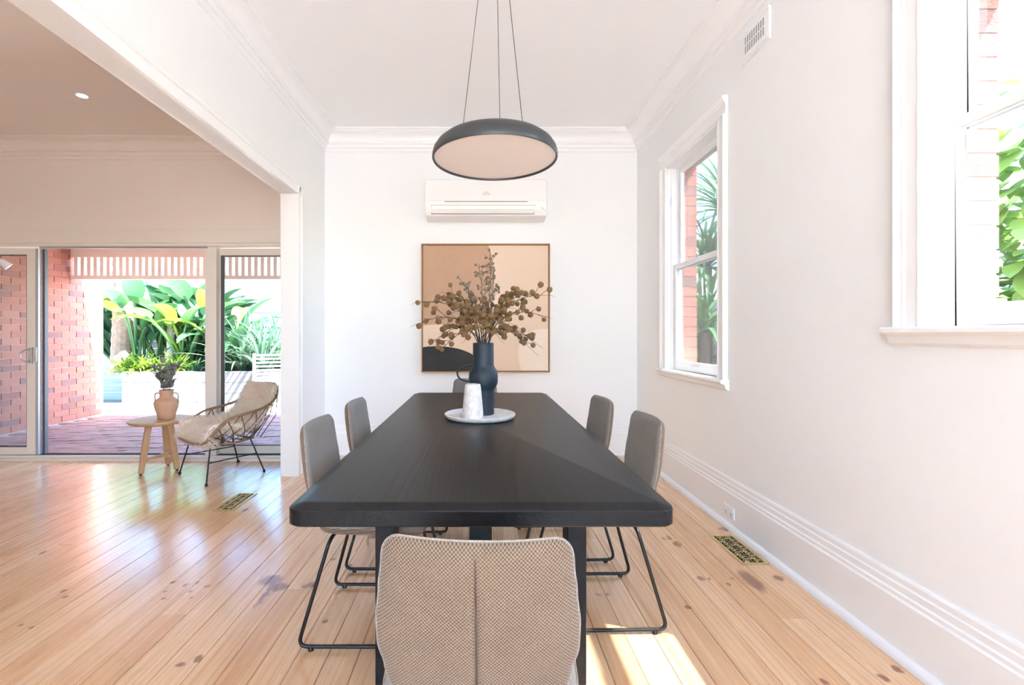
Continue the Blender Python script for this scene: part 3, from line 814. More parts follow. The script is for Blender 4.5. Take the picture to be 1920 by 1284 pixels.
# dining chairs -------------------------------------------------------------------
def smooth01(x): x = max(0, min(1, x)); return x * x * (3 - 2 * x)
def build_chair():
    c = thing('dining_chair')
    ZT, ZB = .850, .455
    us = [-1 + 2 * i / 36 for i in range(37)]
    us = [-1, -.985, -.95] + [-.9 + 1.8 * i / 30 for i in range(31)] + [.95, .985, 1]
    us = sorted(set(us + [-.012, .012, -.03, .03]))
    vs_ = [0, .01, .03, .06] + [.1 + .76 * i / 26 for i in range(27)] + [.89, .915, .94, .96, .975, .988, .996, 1.0]
    def half_w(v):
        z = ZB + v * (ZT - ZB)
        pts = [(.455, .165), (.52, .172), (.58, .186), (.63, .199), (.68, .2), (.74, .193), (.80, .186), (.85, .18)]
        for (a, wa), (b, wb) in zip(pts, pts[1:]):
            if a <= z <= b + 1e-6:
                w_ = wa + (wb - wa) * smooth01((z - a) / (b - a)); break
        r = .032; d = z - (ZT - r)
        if d > 0: w_ -= r - math.sqrt(max(0, r * r - d * d))
        return w_ * .965
    def mid(u, v):
        z = ZB + v * (ZT - ZB); x = u * half_w(v)
        y = -.185 - .085 * v + .6 * x * x * (0.5 + 1.2 * v) - .012 * math.sin(PI * v)
        return x, y, z
    def prof(u, v):
        return math.sqrt(max(0, 1 - abs(u) ** 7)) * math.sqrt(max(0, 1 - max(0, (v - .5) * 2) ** 10))
    def back(i, j):
        u, v = us[i], vs_[j]; x, y, z = mid(u, v)
        groove = 0.011 * math.exp(-(x / .004) ** 2) * (0.3 + .7 * smooth01((.82 - v) / .12)) * smooth01((.97 - v) / .1)
        return (x, y - .024 * prof(u, v) + groove, z)
    def front(i, j):
        u, v = us[i], vs_[j]; x, y, z = mid(u, v); return (x, y + .024 * prof(u, v), z)
    G().grid(len(us), len(vs_), back).build('back_shell', 'weave', c, smooth='all')
    G().grid(len(us), len(vs_), front).build('back_cushion', 'felt', c, smooth='all')
    rim = [mid(-1, v) for v in vs_] + [mid(u, 1) for u in us[1:-1]] + [mid(1, v) for v in reversed(vs_)]
    G().tube(rim, .0028, 6).build('edge_stitching', 'stitch', c, smooth='all')
    sm = []
    for v in vs_:
        if v < .96:
            x, y, z = mid(0, v); sm.append((0, y - .024 + .0095 * smooth01((.82 - v) / .12) * 1.0 + .001, z))
    G().tube(sm, [.0010 + .0018 * smooth01((.82 - v) / .12) for v in vs_ if v < .96], 6).build('seam', 'cane_dark', c, smooth='all')
    # seat: rounded pad and woven under shell
    def seat_outline(s):   # fore-aft -1..1 -> half width, y
        return
    nu, nvv = 33, 29
    def sp2(a, b, top):
        u = -1 + 2 * a / (nu - 1); v = -1 + 2 * b / (nvv - 1)
        # squircle mapping
        x = u * math.sqrt(max(0, 1 - .32 * v ** 6)); y = v * math.sqrt(max(0, 1 - .32 * u ** 6))
        hwid = .205 + .025 * (y + 1) / 2
        X = x * hwid; Y = .018 + y * .225
        e = math.sqrt(max(0, 1 - abs(u) ** 6)) * math.sqrt(max(0, 1 - abs(v) ** 6))
        zmid = .455 + .012 * (abs(x) ** 2) - .03 * max(0, y) ** 3
        if top: return (X, Y, zmid + .030 * e - .010 * (1 - x * x) * (1 - y * y))
        return (X, Y, zmid - .045 * e)
    G().grid(nu, nvv, lambda i, j: sp2(i, j, True)).build('seat_cushion', 'felt_seat', c, smooth='all')
    G().grid(nu, nvv, lambda i, j: sp2(i, j, False)).build('seat_shell', 'weave', c, smooth='all')
    rim = [sp2(i, 0, True) for i in range(nu)] + [sp2(nu - 1, j, True) for j in range(1, nvv)] + [sp2(i, nvv - 1, True) for i in range(nu - 2, -1, -1)] + [sp2(0, j, True) for j in range(nvv - 2, 0, -1)]
    G().tube(rim, .0025, 6, True).build('seat_piping', 'stitch', c, smooth='all')
    # sled frame
    for s in (-1, 1):
        path = fillet([(s * .12, -.13, .412), (s * .196, -.13, .412), (s * .225, -.243, .0155), (s * .225, .260, .0155), (s * .196, .16, .412), (s * .12, .16, .412)], .04)
        sl = G().tube(path, .0075, 10).build('sled_leg', 'black_metal', c, smooth=50)
        for yy in (-.192, .212):
            G().lathe([(.007, 0), (.0105, .001), (.0105, .012), (.006, .018), (.005, .022)], 14, (s * .225, yy, 0)).build('foot', 'black_metal', sl, smooth=40)
    for yy in (-.13, .16):
        G().tube([(-.13, yy, .412), (.13, yy, .412)], .0075, 8).build('cross_bar', 'black_metal', c, smooth=50)
    return c
chair = build_chair()
CH = [(.004, 1.105, -2.5, 'woven grey beige dining chair seen from behind at the near end of the table'),
      (-.462, 2.03, -90, 'grey dining chair on the left side, nearer the viewer'),
      (-.455, 2.63, -90, 'grey dining chair on the left side, nearer the back wall'),
      (.520, 2.13, 91, 'grey dining chair on the window side, nearer the viewer'),
      (.470, 2.72, 93, 'grey dining chair on the window side, nearer the back wall'),
      (-.044, 3.705, 180, 'grey dining chair at the far end of the table below the painting')]
for i, (cx_, cy_, rz, lab) in enumerate(CH):
    o = chair if i == 0 else copy_tree(chair)
    o.location = (cx_, cy_, 0); o.rotation_euler = (0, 0, R(rz)); tag(o, lab, 'chair', 'dining chairs around the black table')

# tray, vase, jug ---------------------------------------------------------------------
TRX, TRY = 0.0, 2.655
o = G().lathe([(0, .010), (.150, .010), (.182, .012), (.190, .018), (.194, .026), (.198, .027), (.2015, .025), (.200, .016), (.190, .004), (.170, 0), (0, 0)], 72).build('round_tray', 'tray', smooth=40, loc=(TRX, TRY, TZ))
tag(o, 'round pale stoneware tray in the middle of the black table', 'tray')
ZTR = TZ + .0105
VXx, VYy = .019, 2.715
t = thing('tall_vase', (VXx, VYy, ZTR), 0, 'tall matte navy vase with a thin loop handle holding dried flowers', 'vase')
pf = [(0, 0), (.059, 0), (.0625, .004), (.0625, .135), (.064, .142), (.070, .152), (.079, .168), (.0845, .186), (.0845, .222), (.082, .242), (.076, .258), (.067, .272), (.0625, .282), (.061, .292), (.0605, .410), (.058, .414),
      (.055, .412), (.0545, .29), (.060, .27), (.075, .24), (.078, .2), (.060, .15), (.056, .13), (.056, .01), (0, .01)]
G().lathe(pf, 64).build('body', 'navy', t, smooth=40)
hp = spline([(-.058, -.005, .285), (-.085, -.008, .288), (-.125, -.012, .275), (-.150, -.014, .245), (-.140, -.014, .212), (-.110, -.012, .196), (-.078, -.008, .190)], 6)
G().tube(hp, .0055, 8).build('handle', 'black_metal', t, smooth='all')
o = G().lathe([(0, 0), (.055, 0), (.059, .004), (.058, .03), (.053, .09), (.047, .15), (.0425, .183), (.040, .187), (.0375, .184), (.042, .15), (.05, .06), (.05, .01), (0, .01)], 56).build('stoneware_jug', 'stone', smooth=40, loc=(-.036, 2.625 - .02, ZTR))
o.location = (-.040, 2.59, ZTR)
tag(o, 'tapered speckled stoneware cup standing in front of the navy vase', 'jug')

# dried flowers --------------------------------------------------------------------------
rnd = random.Random(21)
def pom_mesh(seed, mat, r=1.0, sub=3, jit=.16):
    bm = bmesh.new(); bmesh.ops.create_icosphere(bm, subdivisions=sub, radius=r); rr = random.Random(seed)
    for v in bm.verts: v.co *= 1 + rr.uniform(-jit, jit)
    me = bpy.data.meshes.new('flower_head'); bm.to_mesh(me); bm.free(); me.materials.append(M[mat])
    return me
POM = [pom_mesh(k, 'pom') for k in range(4)]; POMG = [pom_mesh(9 + k, 'pom_grey', 1, 2, .4) for k in range(3)]
MOUTH = Vector((VXx, VYy, ZTR + .41))
def flower_stem(i, az, spread, rise, droop, nb, mat, poms, rb, label, group):
    base = Vector((VXx, VYy, ZTR + .24)); d = Vector((math.cos(az), math.sin(az), 0))
    t = thing('dried_flower_stem', base, 0, label, 'dried flower', group)
    ex = MOUTH + d * rnd.uniform(.012, .04) - base
    ex.z = .172
    side = Vector((-d.y, d.x, 0)); sgn = rnd.choice((-1, 1))
    def P(tt): return ex + d * (spread * (0.55 * tt + 0.45 * tt * tt)) + Vector((0, 0, rise * tt - droop * tt * tt)) + side * sgn * .02 * math.sin(3 * tt)
    main = [Vector((d.x * .006, d.y * .006, -.1)), ex * .5 + Vector((0, 0, -.02)), ex] + [P(k / 9) for k in range(1, 10)]
    main[0] = Vector((d.x * .01, d.y * .01, -.12))
    g = G().tube(main, [.0026] * 4 + [.0024 - .00016 * k for k in range(len(main) - 4)], 5)
    heads = []
    for b in range(nb):
        tt = .30 + .68 * (b + rnd.random() * .7) / nb
        p0 = P(tt); dirv = (P(min(1, tt + .1)) - P(tt - .05)).normalized()
        off = (dirv * rnd.uniform(.3, .8) + side * rnd.uniform(-1, 1) + Vector((0, 0, rnd.uniform(-.55, .75)))).normalized()
        L = rnd.uniform(.03, .085)
        p1 = p0 + off * L * .6 + Vector((0, 0, .006)); p2 = p0 + off * L
        g.tube([p0, p1, p2], [.0016, .0012, .001], 4); heads.append(p2)
        if rnd.random() < .45:
            p3 = p1 + (off + Vector((rnd.uniform(-1, 1), rnd.uniform(-1, 1), rnd.uniform(-.4, .8)))).normalized() * .04
            g.tube([p1, p3], [.0011, .0007], 4)
    if mat == 'twig':
        e0 = P(1); e1 = e0 + (P(1) - P(.85)).normalized() * .05; g.tube([e0, e1, e1 + Vector((d.x * .02, 0, -.012))], [.001, .0008, .0006], 4)
    g.build('stem', mat, t, smooth='all')
    for p_ in heads:
        r = rb * rnd.uniform(.82, 1.12)
        inst(rnd.choice(poms), 'flower_head', t, p_, (rnd.random() * 6, rnd.random() * 6, 0), r)
SP = []
for az, spread, rise, droop, nb in ((175, .36, .34, .08, 9), (190, .34, .24, .10, 8), (168, .30, .17, .15, 8), (205, .28, .13, .17, 8), (150, .24, .38, .06, 7), (215, .18, .25, .05, 6), (186, .18, .33, .05, 7),
                                    (5, .36, .38, .08, 9), (-12, .34, .28, .10, 8), (12, .30, .18, .15, 7), (-28, .27, .14, .14, 7), (30, .25, .38, .06, 7), (-35, .17, .27, .05, 6), (-5, .19, .35, .05, 7),
                                    (95, .12, .30, .02, 6), (265, .12, .26, .05, 6), (250, .07, .22, .03, 5), (200, .12, .16, .02, 5), (-20, .12, .17, .02, 5), (225, .10, .10, .03, 4), (-45, .11, .10, .03, 4), (290, .09, .16, .05, 4), (70, .08, .22, .02, 5)):
    SP.append((az, spread, rise, droop, nb))
for i, (az, spread, rise, droop, nb) in enumerate(SP):
    c_ = math.cos(R(az)); w_ = 'left' if c_ < -.5 else 'right' if c_ > .5 else 'none'
    lab, grp = {'left': ('dried twig of ochre button flowers arching to the left from the navy vase', 'ochre button twigs arching left'),
                'right': ('dried twig of ochre button flowers arching to the right from the navy vase', 'ochre button twigs arching right'),
                'none': ('short upright twig of ochre button flowers in the middle of the navy vase', 'upright ochre button twigs')}[w_]
    flower_stem(i, R(az), spread - .02, rise + (.20 if w_ != 'none' else .04), droop + (.22 if w_ != 'none' else .06), nb + 3, 'twig', POM, .0155, lab, grp)
for i, (az, spread, rise, droop, nb) in enumerate(((40, .035, .52, 0, 26), (120, .03, .47, 0, 24), (200, .08, .36, .02, 24), (330, .03, .42, 0, 22))):
    flower_stem(i, R(az), spread, rise, droop, nb, 'twig_grey', POMG, .0075, 'tall wispy grey dried stem rising from the navy vase', 'grey wispy stems in the navy vase')

# side table, amphora, leafy stem ------------------------------------------------------------
SX, SY = -2.895, 4.22
t = thing('side_table', (SX, SY, 0), 0, 'small round light oak side table with three legs', 'side table')
G().lathe([(0, .432), (.222, .432), (.240, .450), (.242, .456), (.240, .462), (0, .462)], 64).build('table_top', 'oak', t, smooth=40)
ft = [(-.055, -.150), (.155, -.010), (-.03, .150)]
tops = []
for (fx, fy) in ft:
    a = Vector((fx * .62, fy * .62, .4318)); b = Vector((fx * 1.05, fy * 1.05, .012)); tops.append((a, b))
    g = G().tube([a, a.lerp(b, .5), b], [.033, .034, .028], 4); lg = g.build('leg', 'oak', t, bevel=.004)
    G().lathe([(0, 0), (.011, 0), (.011, .012), (0, .012)], 12, (b.x, b.y, 0)).build('glide', 'dark', lg)
mids = [a.lerp(b, .72) for a, b in tops]
cc = (mids[0] + mids[1] + mids[2]) / 3
for m_ in mids:
    G().beam(m_.lerp(cc, .12), cc, .034, .022).build('stretcher', 'oak', t)
AX, AY, AZ = -2.845, 4.235, .4625
t = thing('amphora_vase', (AX, AY, AZ), 0, 'pale terracotta two handled vase on the oak side table', 'vase')
G().lathe([(0, 0), (.062, 0), (.068, .006), (.074, .04), (.090, .09), (.0985, .13), (.098, .150), (.088, .170), (.066, .186), (.055, .196), (.053, .215), (.055, .245), (.060, .258), (.0565, .262), (.052, .258), (.049, .245), (.047, .2), (.07, .165), (.085, .13), (.06, .03), (0, .02)], 48).build('body', 'terracotta', t, smooth=40)
for s in (-1, 1):
    hp = spline([(s * .053, 0, .228), (s * .085, 0, .232), (s * .103, 0, .218), (s * .105, 0, .185), (s * .098, 0, .150)], 5)
    G().tube(hp, .0055, 8).build('handle', 'plastic_grey', t, smooth='all')
rnd = random.Random(5)
def round_leaf(L, W, mat, name='leaf', n=7, cup=.15):
    def fn(i, j):
        s = j / (n - 1); w_ = W * math.sin(PI * min(1, s ** .8 * 1.0)) ** .7 if 0 < s < 1 else 0.0
        u = (i - 2) / 2
        return (u * w_ / 2, s * L, cup * W * abs(u) * 1.2 * math.sin(PI * s) - .12 * L * s * s)
    return G().grid(5, n, fn).mesh(name, mat, 'all')
SL = round_leaf(.072, .046, 'sage')
t = thing('leafy_stem', (AX, AY, AZ + .15), 0, 'bunch of grey green leafy stems in the terracotta vase', 'plant')
for k in range(6):
    az = k * 1.05 + .3; ln = rnd.uniform(.24, .33); lean = rnd.uniform(.10, .42)
    d = Vector((math.cos(az) * lean, math.sin(az) * lean, 1))
    pts = [Vector((math.cos(az) * .02, math.sin(az) * .02, -.06)), Vector((math.cos(az) * .025, math.sin(az) * .025, .10))]
    for q in range(1, 6):
        s = q / 5; pts.append(pts[1] + Vector((d.x * ln * s * s * .9 + .0, d.y * ln * s * s * .9, ln * .82 * s)))
    G().tube(pts, .0022, 5).build('stem', 'twig', t, smooth='all')
    for q in range(9):
        s = (q + 1) / 9; p_ = pts[1] + Vector((d.x * ln * s * s * .9, d.y * ln * s * s * .9, ln * .82 * s))
        for h_ in range(2):
            inst(SL, 'leaf', t, p_, (rnd.uniform(.35, 1.35), rnd.uniform(-.4, .4), q * 2.4 + h_ * PI + rnd.random()), rnd.uniform(.7, 1.1))

# rattan armchair ------------------------------------------------------------------------------
ARX, ARY, ARR = -2.27, 4.13, R(142.3)
t = thing('rattan_armchair', (ARX, ARY, 0), ARR, 'curved rattan armchair with thin black metal legs by the sliding door', 'armchair')
half = [(.0, -.42, .765), (.12, -.415, .752), (.205, -.385, .700), (.255, -.32, .625), (.280, -.20, .572), (.285, -.07, .548), (.285, .05, .525), (.283, .14, .475), (.278, .22, .395), (.262, .265, .345)]
full = [(-a, b, c) for a, b, c in reversed(half[1:])] + half + [(.13, .285, .330), (0, .29, .328), (-.13, .285, .330)]
rim = spline(full, 5, True)
G().tube(rim, .0115, 8, True).build('rim', 'rattan', t, smooth='all')
def ring_pt(s):    # seat ring, s = angle; front = +y
    return Vector((.225 * math.cos(s), .0 + .25 * math.sin(s), .312 - .012 * math.cos(2 * s)))
G().tube([ring_pt(2 * PI * k / 48) for k in range(48)], .009, 8, True).build('seat_ring', 'rattan', t, smooth='all')
side = spline(half, 10)
def rim_at(s, sx):   # s 0 back centre .. 1 front
    p_ = side[min(len(side) - 1, max(0, int(round(s * (len(side) - 1)))))]; return Vector((p_.x * sx, p_.y, p_.z))
for sx in (-1, 1):
    for k in range(9):
        s = .06 + k * .108
        a0 = -PI / 2 + (s * 1.08) * PI * .92
        for dlt in (-.55, .55):
            if 0.02 < s < .99:
                a1 = a0 + dlt
                e = ring_pt(a1); e = Vector((e.x * sx, e.y, e.z)); b_ = rim_at(s, sx)
                m_ = b_.lerp(e, .5) + Vector((sx * .028, -.012, -.012))
                G().tube(spline([b_, m_, e], 4), .0042, 5).build('lattice_cane', 'cane_dark', t, smooth='all')
for k in range(7):
    a = -.6 + k * .2
    G().tube([(a * .40, -.235 + .05 * abs(a), .31), (a * .47, -.33, .5), (a * .42, -.392 + .08 * a * a, .752 - .05 * a * a * 2)], .0042, 5).build('back_cane', 'cane_dark', t, smooth='all')
for k in range(5):
    yy = -.17 + k * .1
    G().tube([(-.20, yy, .306), (0, yy, .300), (.20, yy, .306)], .006, 6).build('seat_slat', 'rattan', t, smooth='all')
fx = [(.27, .25), (-.27, .25), (-.245, -.24), (.245, -.24)]; tp = [(.20, .19), (-.20, .19), (-.18, -.15), (.18, -.15)]
for (a, b), (c, d) in zip(fx, tp):
    lg = G().tube([(c, d, .303), (c * 1.02, d * 1.02, .29), (a, b, .012)], .0065, 8).build('leg', 'black_metal', t, smooth=50)
    G().lathe([(0, 0), (.011, 0), (.012, .01), (.009, .022), (0, .022)], 12, (a, b, 0)).build('foot', 'black_metal', lg)
G().tube([(tp[k][0], tp[k][1], .300) for k in range(4)], .0065, 8, True).build('under_frame', 'black_metal', t, smooth=50)
def legp(k, s): return Vector((tp[k][0], tp[k][1], .30)).lerp(Vector((fx[k][0], fx[k][1], .012)), s)
for (i, j) in ((0, 3), (1, 2)): G().tube([legp(i, .45), legp(j, .45)], .005, 8).build('stretcher', 'black_metal', t, smooth=50)
# sheepskin: a thing lying on the chair
SKR = random.Random(4)
prof_ = spline([(0, .195, .292), (0, .222, .335), (0, .180, .372), (0, .08, .362), (0, -.07, .352), (0, -.18, .385), (0, -.25, .47), (0, -.30, .57), (0, -.345, .67), (0, -.385, .755)], 5)
nP = len(prof_)
def sk(u, j, off=0.0):
    j = max(0, min(nP - 1, j)); p_ = prof_[j]; a = prof_[max(0, j - 1)]; b = prof_[min(nP - 1, j + 1)]
    d = (b - a).normalized(); nrm = Vector((1, 0, 0)).cross(d).normalized()
    nrm = -nrm if nrm.dot(Vector((0, .5, .8))) < 0 else nrm
    s = j / (nP - 1)
    wdt = .270 * (1 - .14 * smooth01((s - .6) / .4)) * (.86 + .14 * smooth01(s / .12)) + .006 * math.sin(j * 1.7)
    lift = .03 + .085 * smooth01((s - .12) / .12) * (1 - smooth01((s - .55) / .25))
    q = p_ + Vector((u * wdt, 0, 0)) + nrm * (off * math.sqrt(max(0, 1 - abs(u) ** 4)) + lift * u ** 4)
    return q, nrm
sh = thing('sheepskin_throw', (ARX, ARY, 0), ARR, 'fluffy cream sheepskin draped over the rattan armchair', 'sheepskin')
g = G().grid(25, nP, lambda i, j: sk(-1 + i / 12, j, .052 + .010 * math.sin(i * 1.9 + j) * math.sin(j * .8))[0]).grid(25, nP, lambda i, j: sk(-1 + i / 12, j, .0)[0])
g.build('hide', 'fleece', sh, smooth='all')
hv = []; hf = []
for k in range(22000):
    u = SKR.uniform(-1.0, 1.0); jf = SKR.uniform(0, nP - 1.001); j = int(jf)
    p_, nrm = sk(u, j, .046); p2, _ = sk(u, j + 1, .046); p_ = p_.lerp(p2, jf - j)
    edge = Vector((u ** 3 * .9, 0, 0)) + (Vector((0, .5, -.25)) if j < 4 else Vector((0, 0, 0)))
    if k % 4 == 0:
        u = SKR.choice((-1, 1)) * SKR.uniform(.7, 1.0); p_, nrm = sk(u, j, .0); p2, _ = sk(u, j + 1, .0); p_ = p_.lerp(p2, jf - j)
        nrm = -nrm; edge = Vector((u * 1.2, 0, 0))
    d = (nrm + edge + Vector((SKR.gauss(0, .55), SKR.gauss(0, .55), SKR.gauss(0, .45) - .15))).normalized()
    L = SKR.uniform(.022, .052); w_ = d.cross(Vector((SKR.random(), SKR.random(), SKR.random()))).normalized() * .0022
    o_ = len(hv); mid_ = p_ + d * L * .55; tip = p_ + d * L + Vector((SKR.gauss(0, .006), SKR.gauss(0, .006), -.005))
    hv += [p_ - w_, p_ + w_, mid_ + w_ * .8, mid_ - w_ * .8, tip]; hf += [(o_, o_ + 1, o_ + 2, o_ + 3), (o_ + 3, o_ + 2, o_ + 4)]
me = bpy.data.meshes.new('wool'); me.from_pydata(hv, [], hf); me.materials.append(M['fleece'])
tag(inst(me, 'wool', sh), kind='stuff')

# ================================================================== outside: patio side
ZP = -.03
gr = G().box(-30, 30, -30, 40, -.40, -.30).build('ground', plain('bare_earth', (0.24, 0.20, 0.15), 0.95, var=0.2, nscale=2))
tag(gr, 'bare earth around the house', 'ground', kind='structure')
pr_ = G().box(-9, 9, -14, YREAR - .2, -.3, -.06).build('bounce_slab_rear', 'concrete'); tag(pr_, 'pale slab added behind the viewer to bounce daylight indoors', 'terrace', kind='structure')  # unseen pale slab, added to reflect sunlight into the dining room
pt = G().box(-5.96, -.2, YF + .16, 7.3, -.3, ZP - .012).build('patio', 'mortar'); tag(pt, 'brick paved patio under the verandah', 'patio', kind='structure')
pm = G().box(-.113, .113, -.053, .053, -.04, 0).mesh('paver', 'paver')
rnd = random.Random(8); rest = G(); cnt = 0; row = 0; y = YF + .225
while y < 7.25:
    x = -5.82 + (.118 if row % 2 else 0)
    while x < -.35:
        dz = ZP + rnd.uniform(-.005, .004)
        vis = (x / y) * F + VX
        if vis < 600 and vis > -120 and cnt < 300:
            inst(pm, 'paver', pt, (x, y, dz), (rnd.uniform(-.012, .012), rnd.uniform(-.012, .012), rnd.uniform(-.015, .015))); cnt += 1
        else:
            rest.box(x - .113, x + .113, y - .053, y + .053, dz - .04, dz)
        x += .236
    y += .116; row += 1
tag(rest.build('paver_field', 'paver', pt), kind='stuff')
pc = G().box(-12, 1.9, 7.3, 8.6, -.3, ZP).build('terrace', 'concrete'); tag(pc, 'terrace beyond the brick paving, coloured pale to imitate sun glare', 'terrace', kind='structure')  # brick paving in strong sun; the overexposed glare is put into the pale colour
# brick garden wall on the left
BX = -5.95
gw = G().box(BX - .1, BX - .012, YF + .18, 7.38, -.3, 2.62).build('wall_garden', 'mortar'); tag(gw, 'red brick side wall of the patio', 'wall', kind='structure')
bm_ = G().box(-.1, 0, -.115, .115, -.038, .038).mesh('brick', 'brick')
z = ZP + .05; k = 0; cnt = 0; rest = G(); rnd = random.Random(2)
while z < 2.6:
    y = YF + .30 + (.12 if k % 2 else 0)
    while y < 7.30:
        if cnt < 300: inst(bm_, 'brick', gw, (BX + rnd.uniform(-.003, .003), y, z), (0, 0, rnd.uniform(-.006, .006))); cnt += 1
        else: rest.box(BX - .1, BX, y - .115, y + .115, z - .038, z + .038)
        y += .24
    z += .086; k += 1
tag(rest.build('upper_bricks', 'brick', gw), kind='stuff')
# verandah roof + slatted valance
rf = G().box(-6.3, XL2, YF + .18, 6.86, 2.50, 2.58).box(XL2, 1.9, YB + .22, 6.86, 2.50, 2.58).build('roof_verandah', 'soffit_board'); tag(rf, 'verandah roof over the patio', 'roof', kind='structure')
VYv = 6.80
vl = thing('slatted_valance', (0, VYv, 0), 0, 'pink cream timber valance of vertical slats along the verandah edge', 'valance')
G().box(-5.94, 1.8, -.03, .03, 2.35, 2.499).build('top_beam', 'valance', vl)
G().box(-5.94, 1.8, -.028, .028, 2.03, 2.085).build('bottom_rail', 'valance', vl)
sm_ = G().box(-.026, .026, -.011, .011, 2.085, 2.35).mesh('slat', 'valance')
x = -5.88
while x < -1.2: inst(sm_, 'slat', vl, (x, 0, 0)); x += .0935
pst = G().box(1.3, 1.4, VYv - .05, VYv + .05, ZP - .3, 2.03).build('verandah_post', 'valance'); tag(pst, 'timber post at the verandah corner', 'post')
# security light on the brick wall
t = thing('security_light', (BX + .001, 5.62, 2.14), 0, 'white twin security light high on the patio brick wall', 'wall light')
G().box(0, .03, -.05, .05, -.05, .05).build('base', 'plastic_white', t, bevel=.005)
for s in (-1, 1):
    arm_ = G().tube([(.03, s * .03, .01), (.07, s * .06, .0), (.10, s * .08, -.02)], .01, 8).build('arm', 'plastic_white', t, smooth=True)
    a = Vector((.10, s * .08, -.02)); d = Vector((.5, s * .4, -.6)).normalized()
    G().tube([a - d * .03, a, a + d * .05, a + d * .09], [.02, .035, .045, .052], 16).build('lamp_head', 'plastic_white', arm_, smooth=40)
# planter wall
pl = thing('sleeper_planter', (0, 8.6, 0), 0, 'low raised garden bed faced with pale timber sleepers', 'planter')
for k in range(3):
    for (a, b) in ((-6.6, -4.22), (-4.215, -1.82), (-1.815, .6)):
        G().box(a, b, 0, .08, ZP - .02 + k * .20, ZP - .02 + k * .20 + .197).build('sleeper', 'sleeper', pl, bevel=.004)
G().box(-6.6, .6, .08, 2.3, -.3, .52).build('soil', 'mulch', pl)
# rear fence
fc = thing('paling_fence', (0, 11.0, 0), 0, 'weathered grey board fence behind the garden bed', 'fence')
for k in range(14):
    for (a, b) in ((-9.6, -6.01), (-6.0, -2.41), (-2.4, 1.2)):
        G().box(a, b, -.02 + (k % 2) * .006, .0 + (k % 2) * .006, -.3 + k * .172, -.3 + k * .172 + .168).build('board', 'fence_grey', fc)
for a in (-9.6, -6.005, -2.405, 1.2): G().box(a - .05, a + .05, .007, .1, -.3, 2.12).build('post', 'fence_grey', fc)

# plants -------------------------------------------------------------------------
def paddle(L, W, stalk, bend, mat, name='leaf', n=12, tip=1.0):
    """stalk rises from the origin along +z and bends towards +y, blade along it"""
    pts = []
    T = stalk + L; steps = n + 6; pos = Vector((0, 0, 0)); ang = 0.05
    sp_pts = [pos.copy()]; ds = T / steps; angs = [ang]
    for k in range(steps):
        s = (k + 1) / steps
        ang = 0.05 + bend * s ** 1.8
        pos = pos + Vector((0, math.sin(ang), math.cos(ang))) * ds; sp_pts.append(pos.copy()); angs.append(ang)
    g = G(); ns = int(round(stalk / T * steps))
    if ns >= 1: g.tube(sp_pts[:ns + 2], [.02 * W / .3 + .004] * (ns + 2), 5)
    m = len(sp_pts) - ns
    def fn(i, j):
        p_ = sp_pts[ns + j]; s = j / (m - 1); a = angs[ns + j]
        w_ = W / 2 * (math.sin(PI * min(1, max(0, s)) ** .75)) ** .6 if 0 < s < 1 else 0
        u = (i - 2) / 2; nrm = Vector((0, -math.cos(a), math.sin(a)))
        return p_ + Vector((u * w_, 0, 0)) + nrm * (abs(u) * w_ * .35)
    g.grid(5, m, fn)
    return g.mesh(name, mat, 'all')
def strap(L, W, bend, mat, name='leaf'):
    return paddle(L, W, .001, bend, mat, name, 5)
rnd = random.Random(31)
BIG = [paddle(1.0, .38, .9, 1.0, 'leaf_big'), paddle(.9, .34, 1.3, 1.3, 'leaf_big'), paddle(1.1, .42, .6, .7, 'leaf_big'), paddle(.8, .30, 1.0, 1.7, 'leaf_lime')]
def big_plant(px, d, n, sc, label, meshes=BIG, group='large leaved plants in the garden bed', z0=.50, lean=.45, name='strelitzia_plant'):
    X = (px - VX) / F * d
    t = thing(name, (X, d, z0), 0, label, 'plant', group)
    for k in range(n):
        az = k * 2.4 + rnd.random()
        inst(rnd.choice(meshes), 'leaf', t, (.08 * math.cos(az), .08 * math.sin(az), 0), (rnd.uniform(-.1, lean) * -1, rnd.uniform(-.15, .15), az), sc * rnd.uniform(.7, 1.15))
    return t
big_plant(262, 9.3, 9, .95, 'large paddle leaved plant beside the palm trunk in the garden bed')
big_plant(300, 9.7, 9, 1.15, 'large paddle leaved plant behind the spiky clump in the garden bed')
big_plant(352, 9.25, 10, 1.0, 'large paddle leaved plant left of the door post')
big_plant(392, 9.8, 9, 1.2, 'large paddle leaved plant hidden partly by the door post')
big_plant(432, 9.3, 8, .9, 'large paddle leaved plant just right of the door post')
big_plant(330, 10.3, 9, 1.35, 'tallest paddle leaved plant by the rear fence')
STR = [strap(.55, .045, 1.6, 'leaf_lime'), strap(.65, .05, 1.2, 'leaf_lime'), strap(.5, .04, 2.0, 'leaf_big'), strap(.6, .045, .8, 'leaf_lime')]
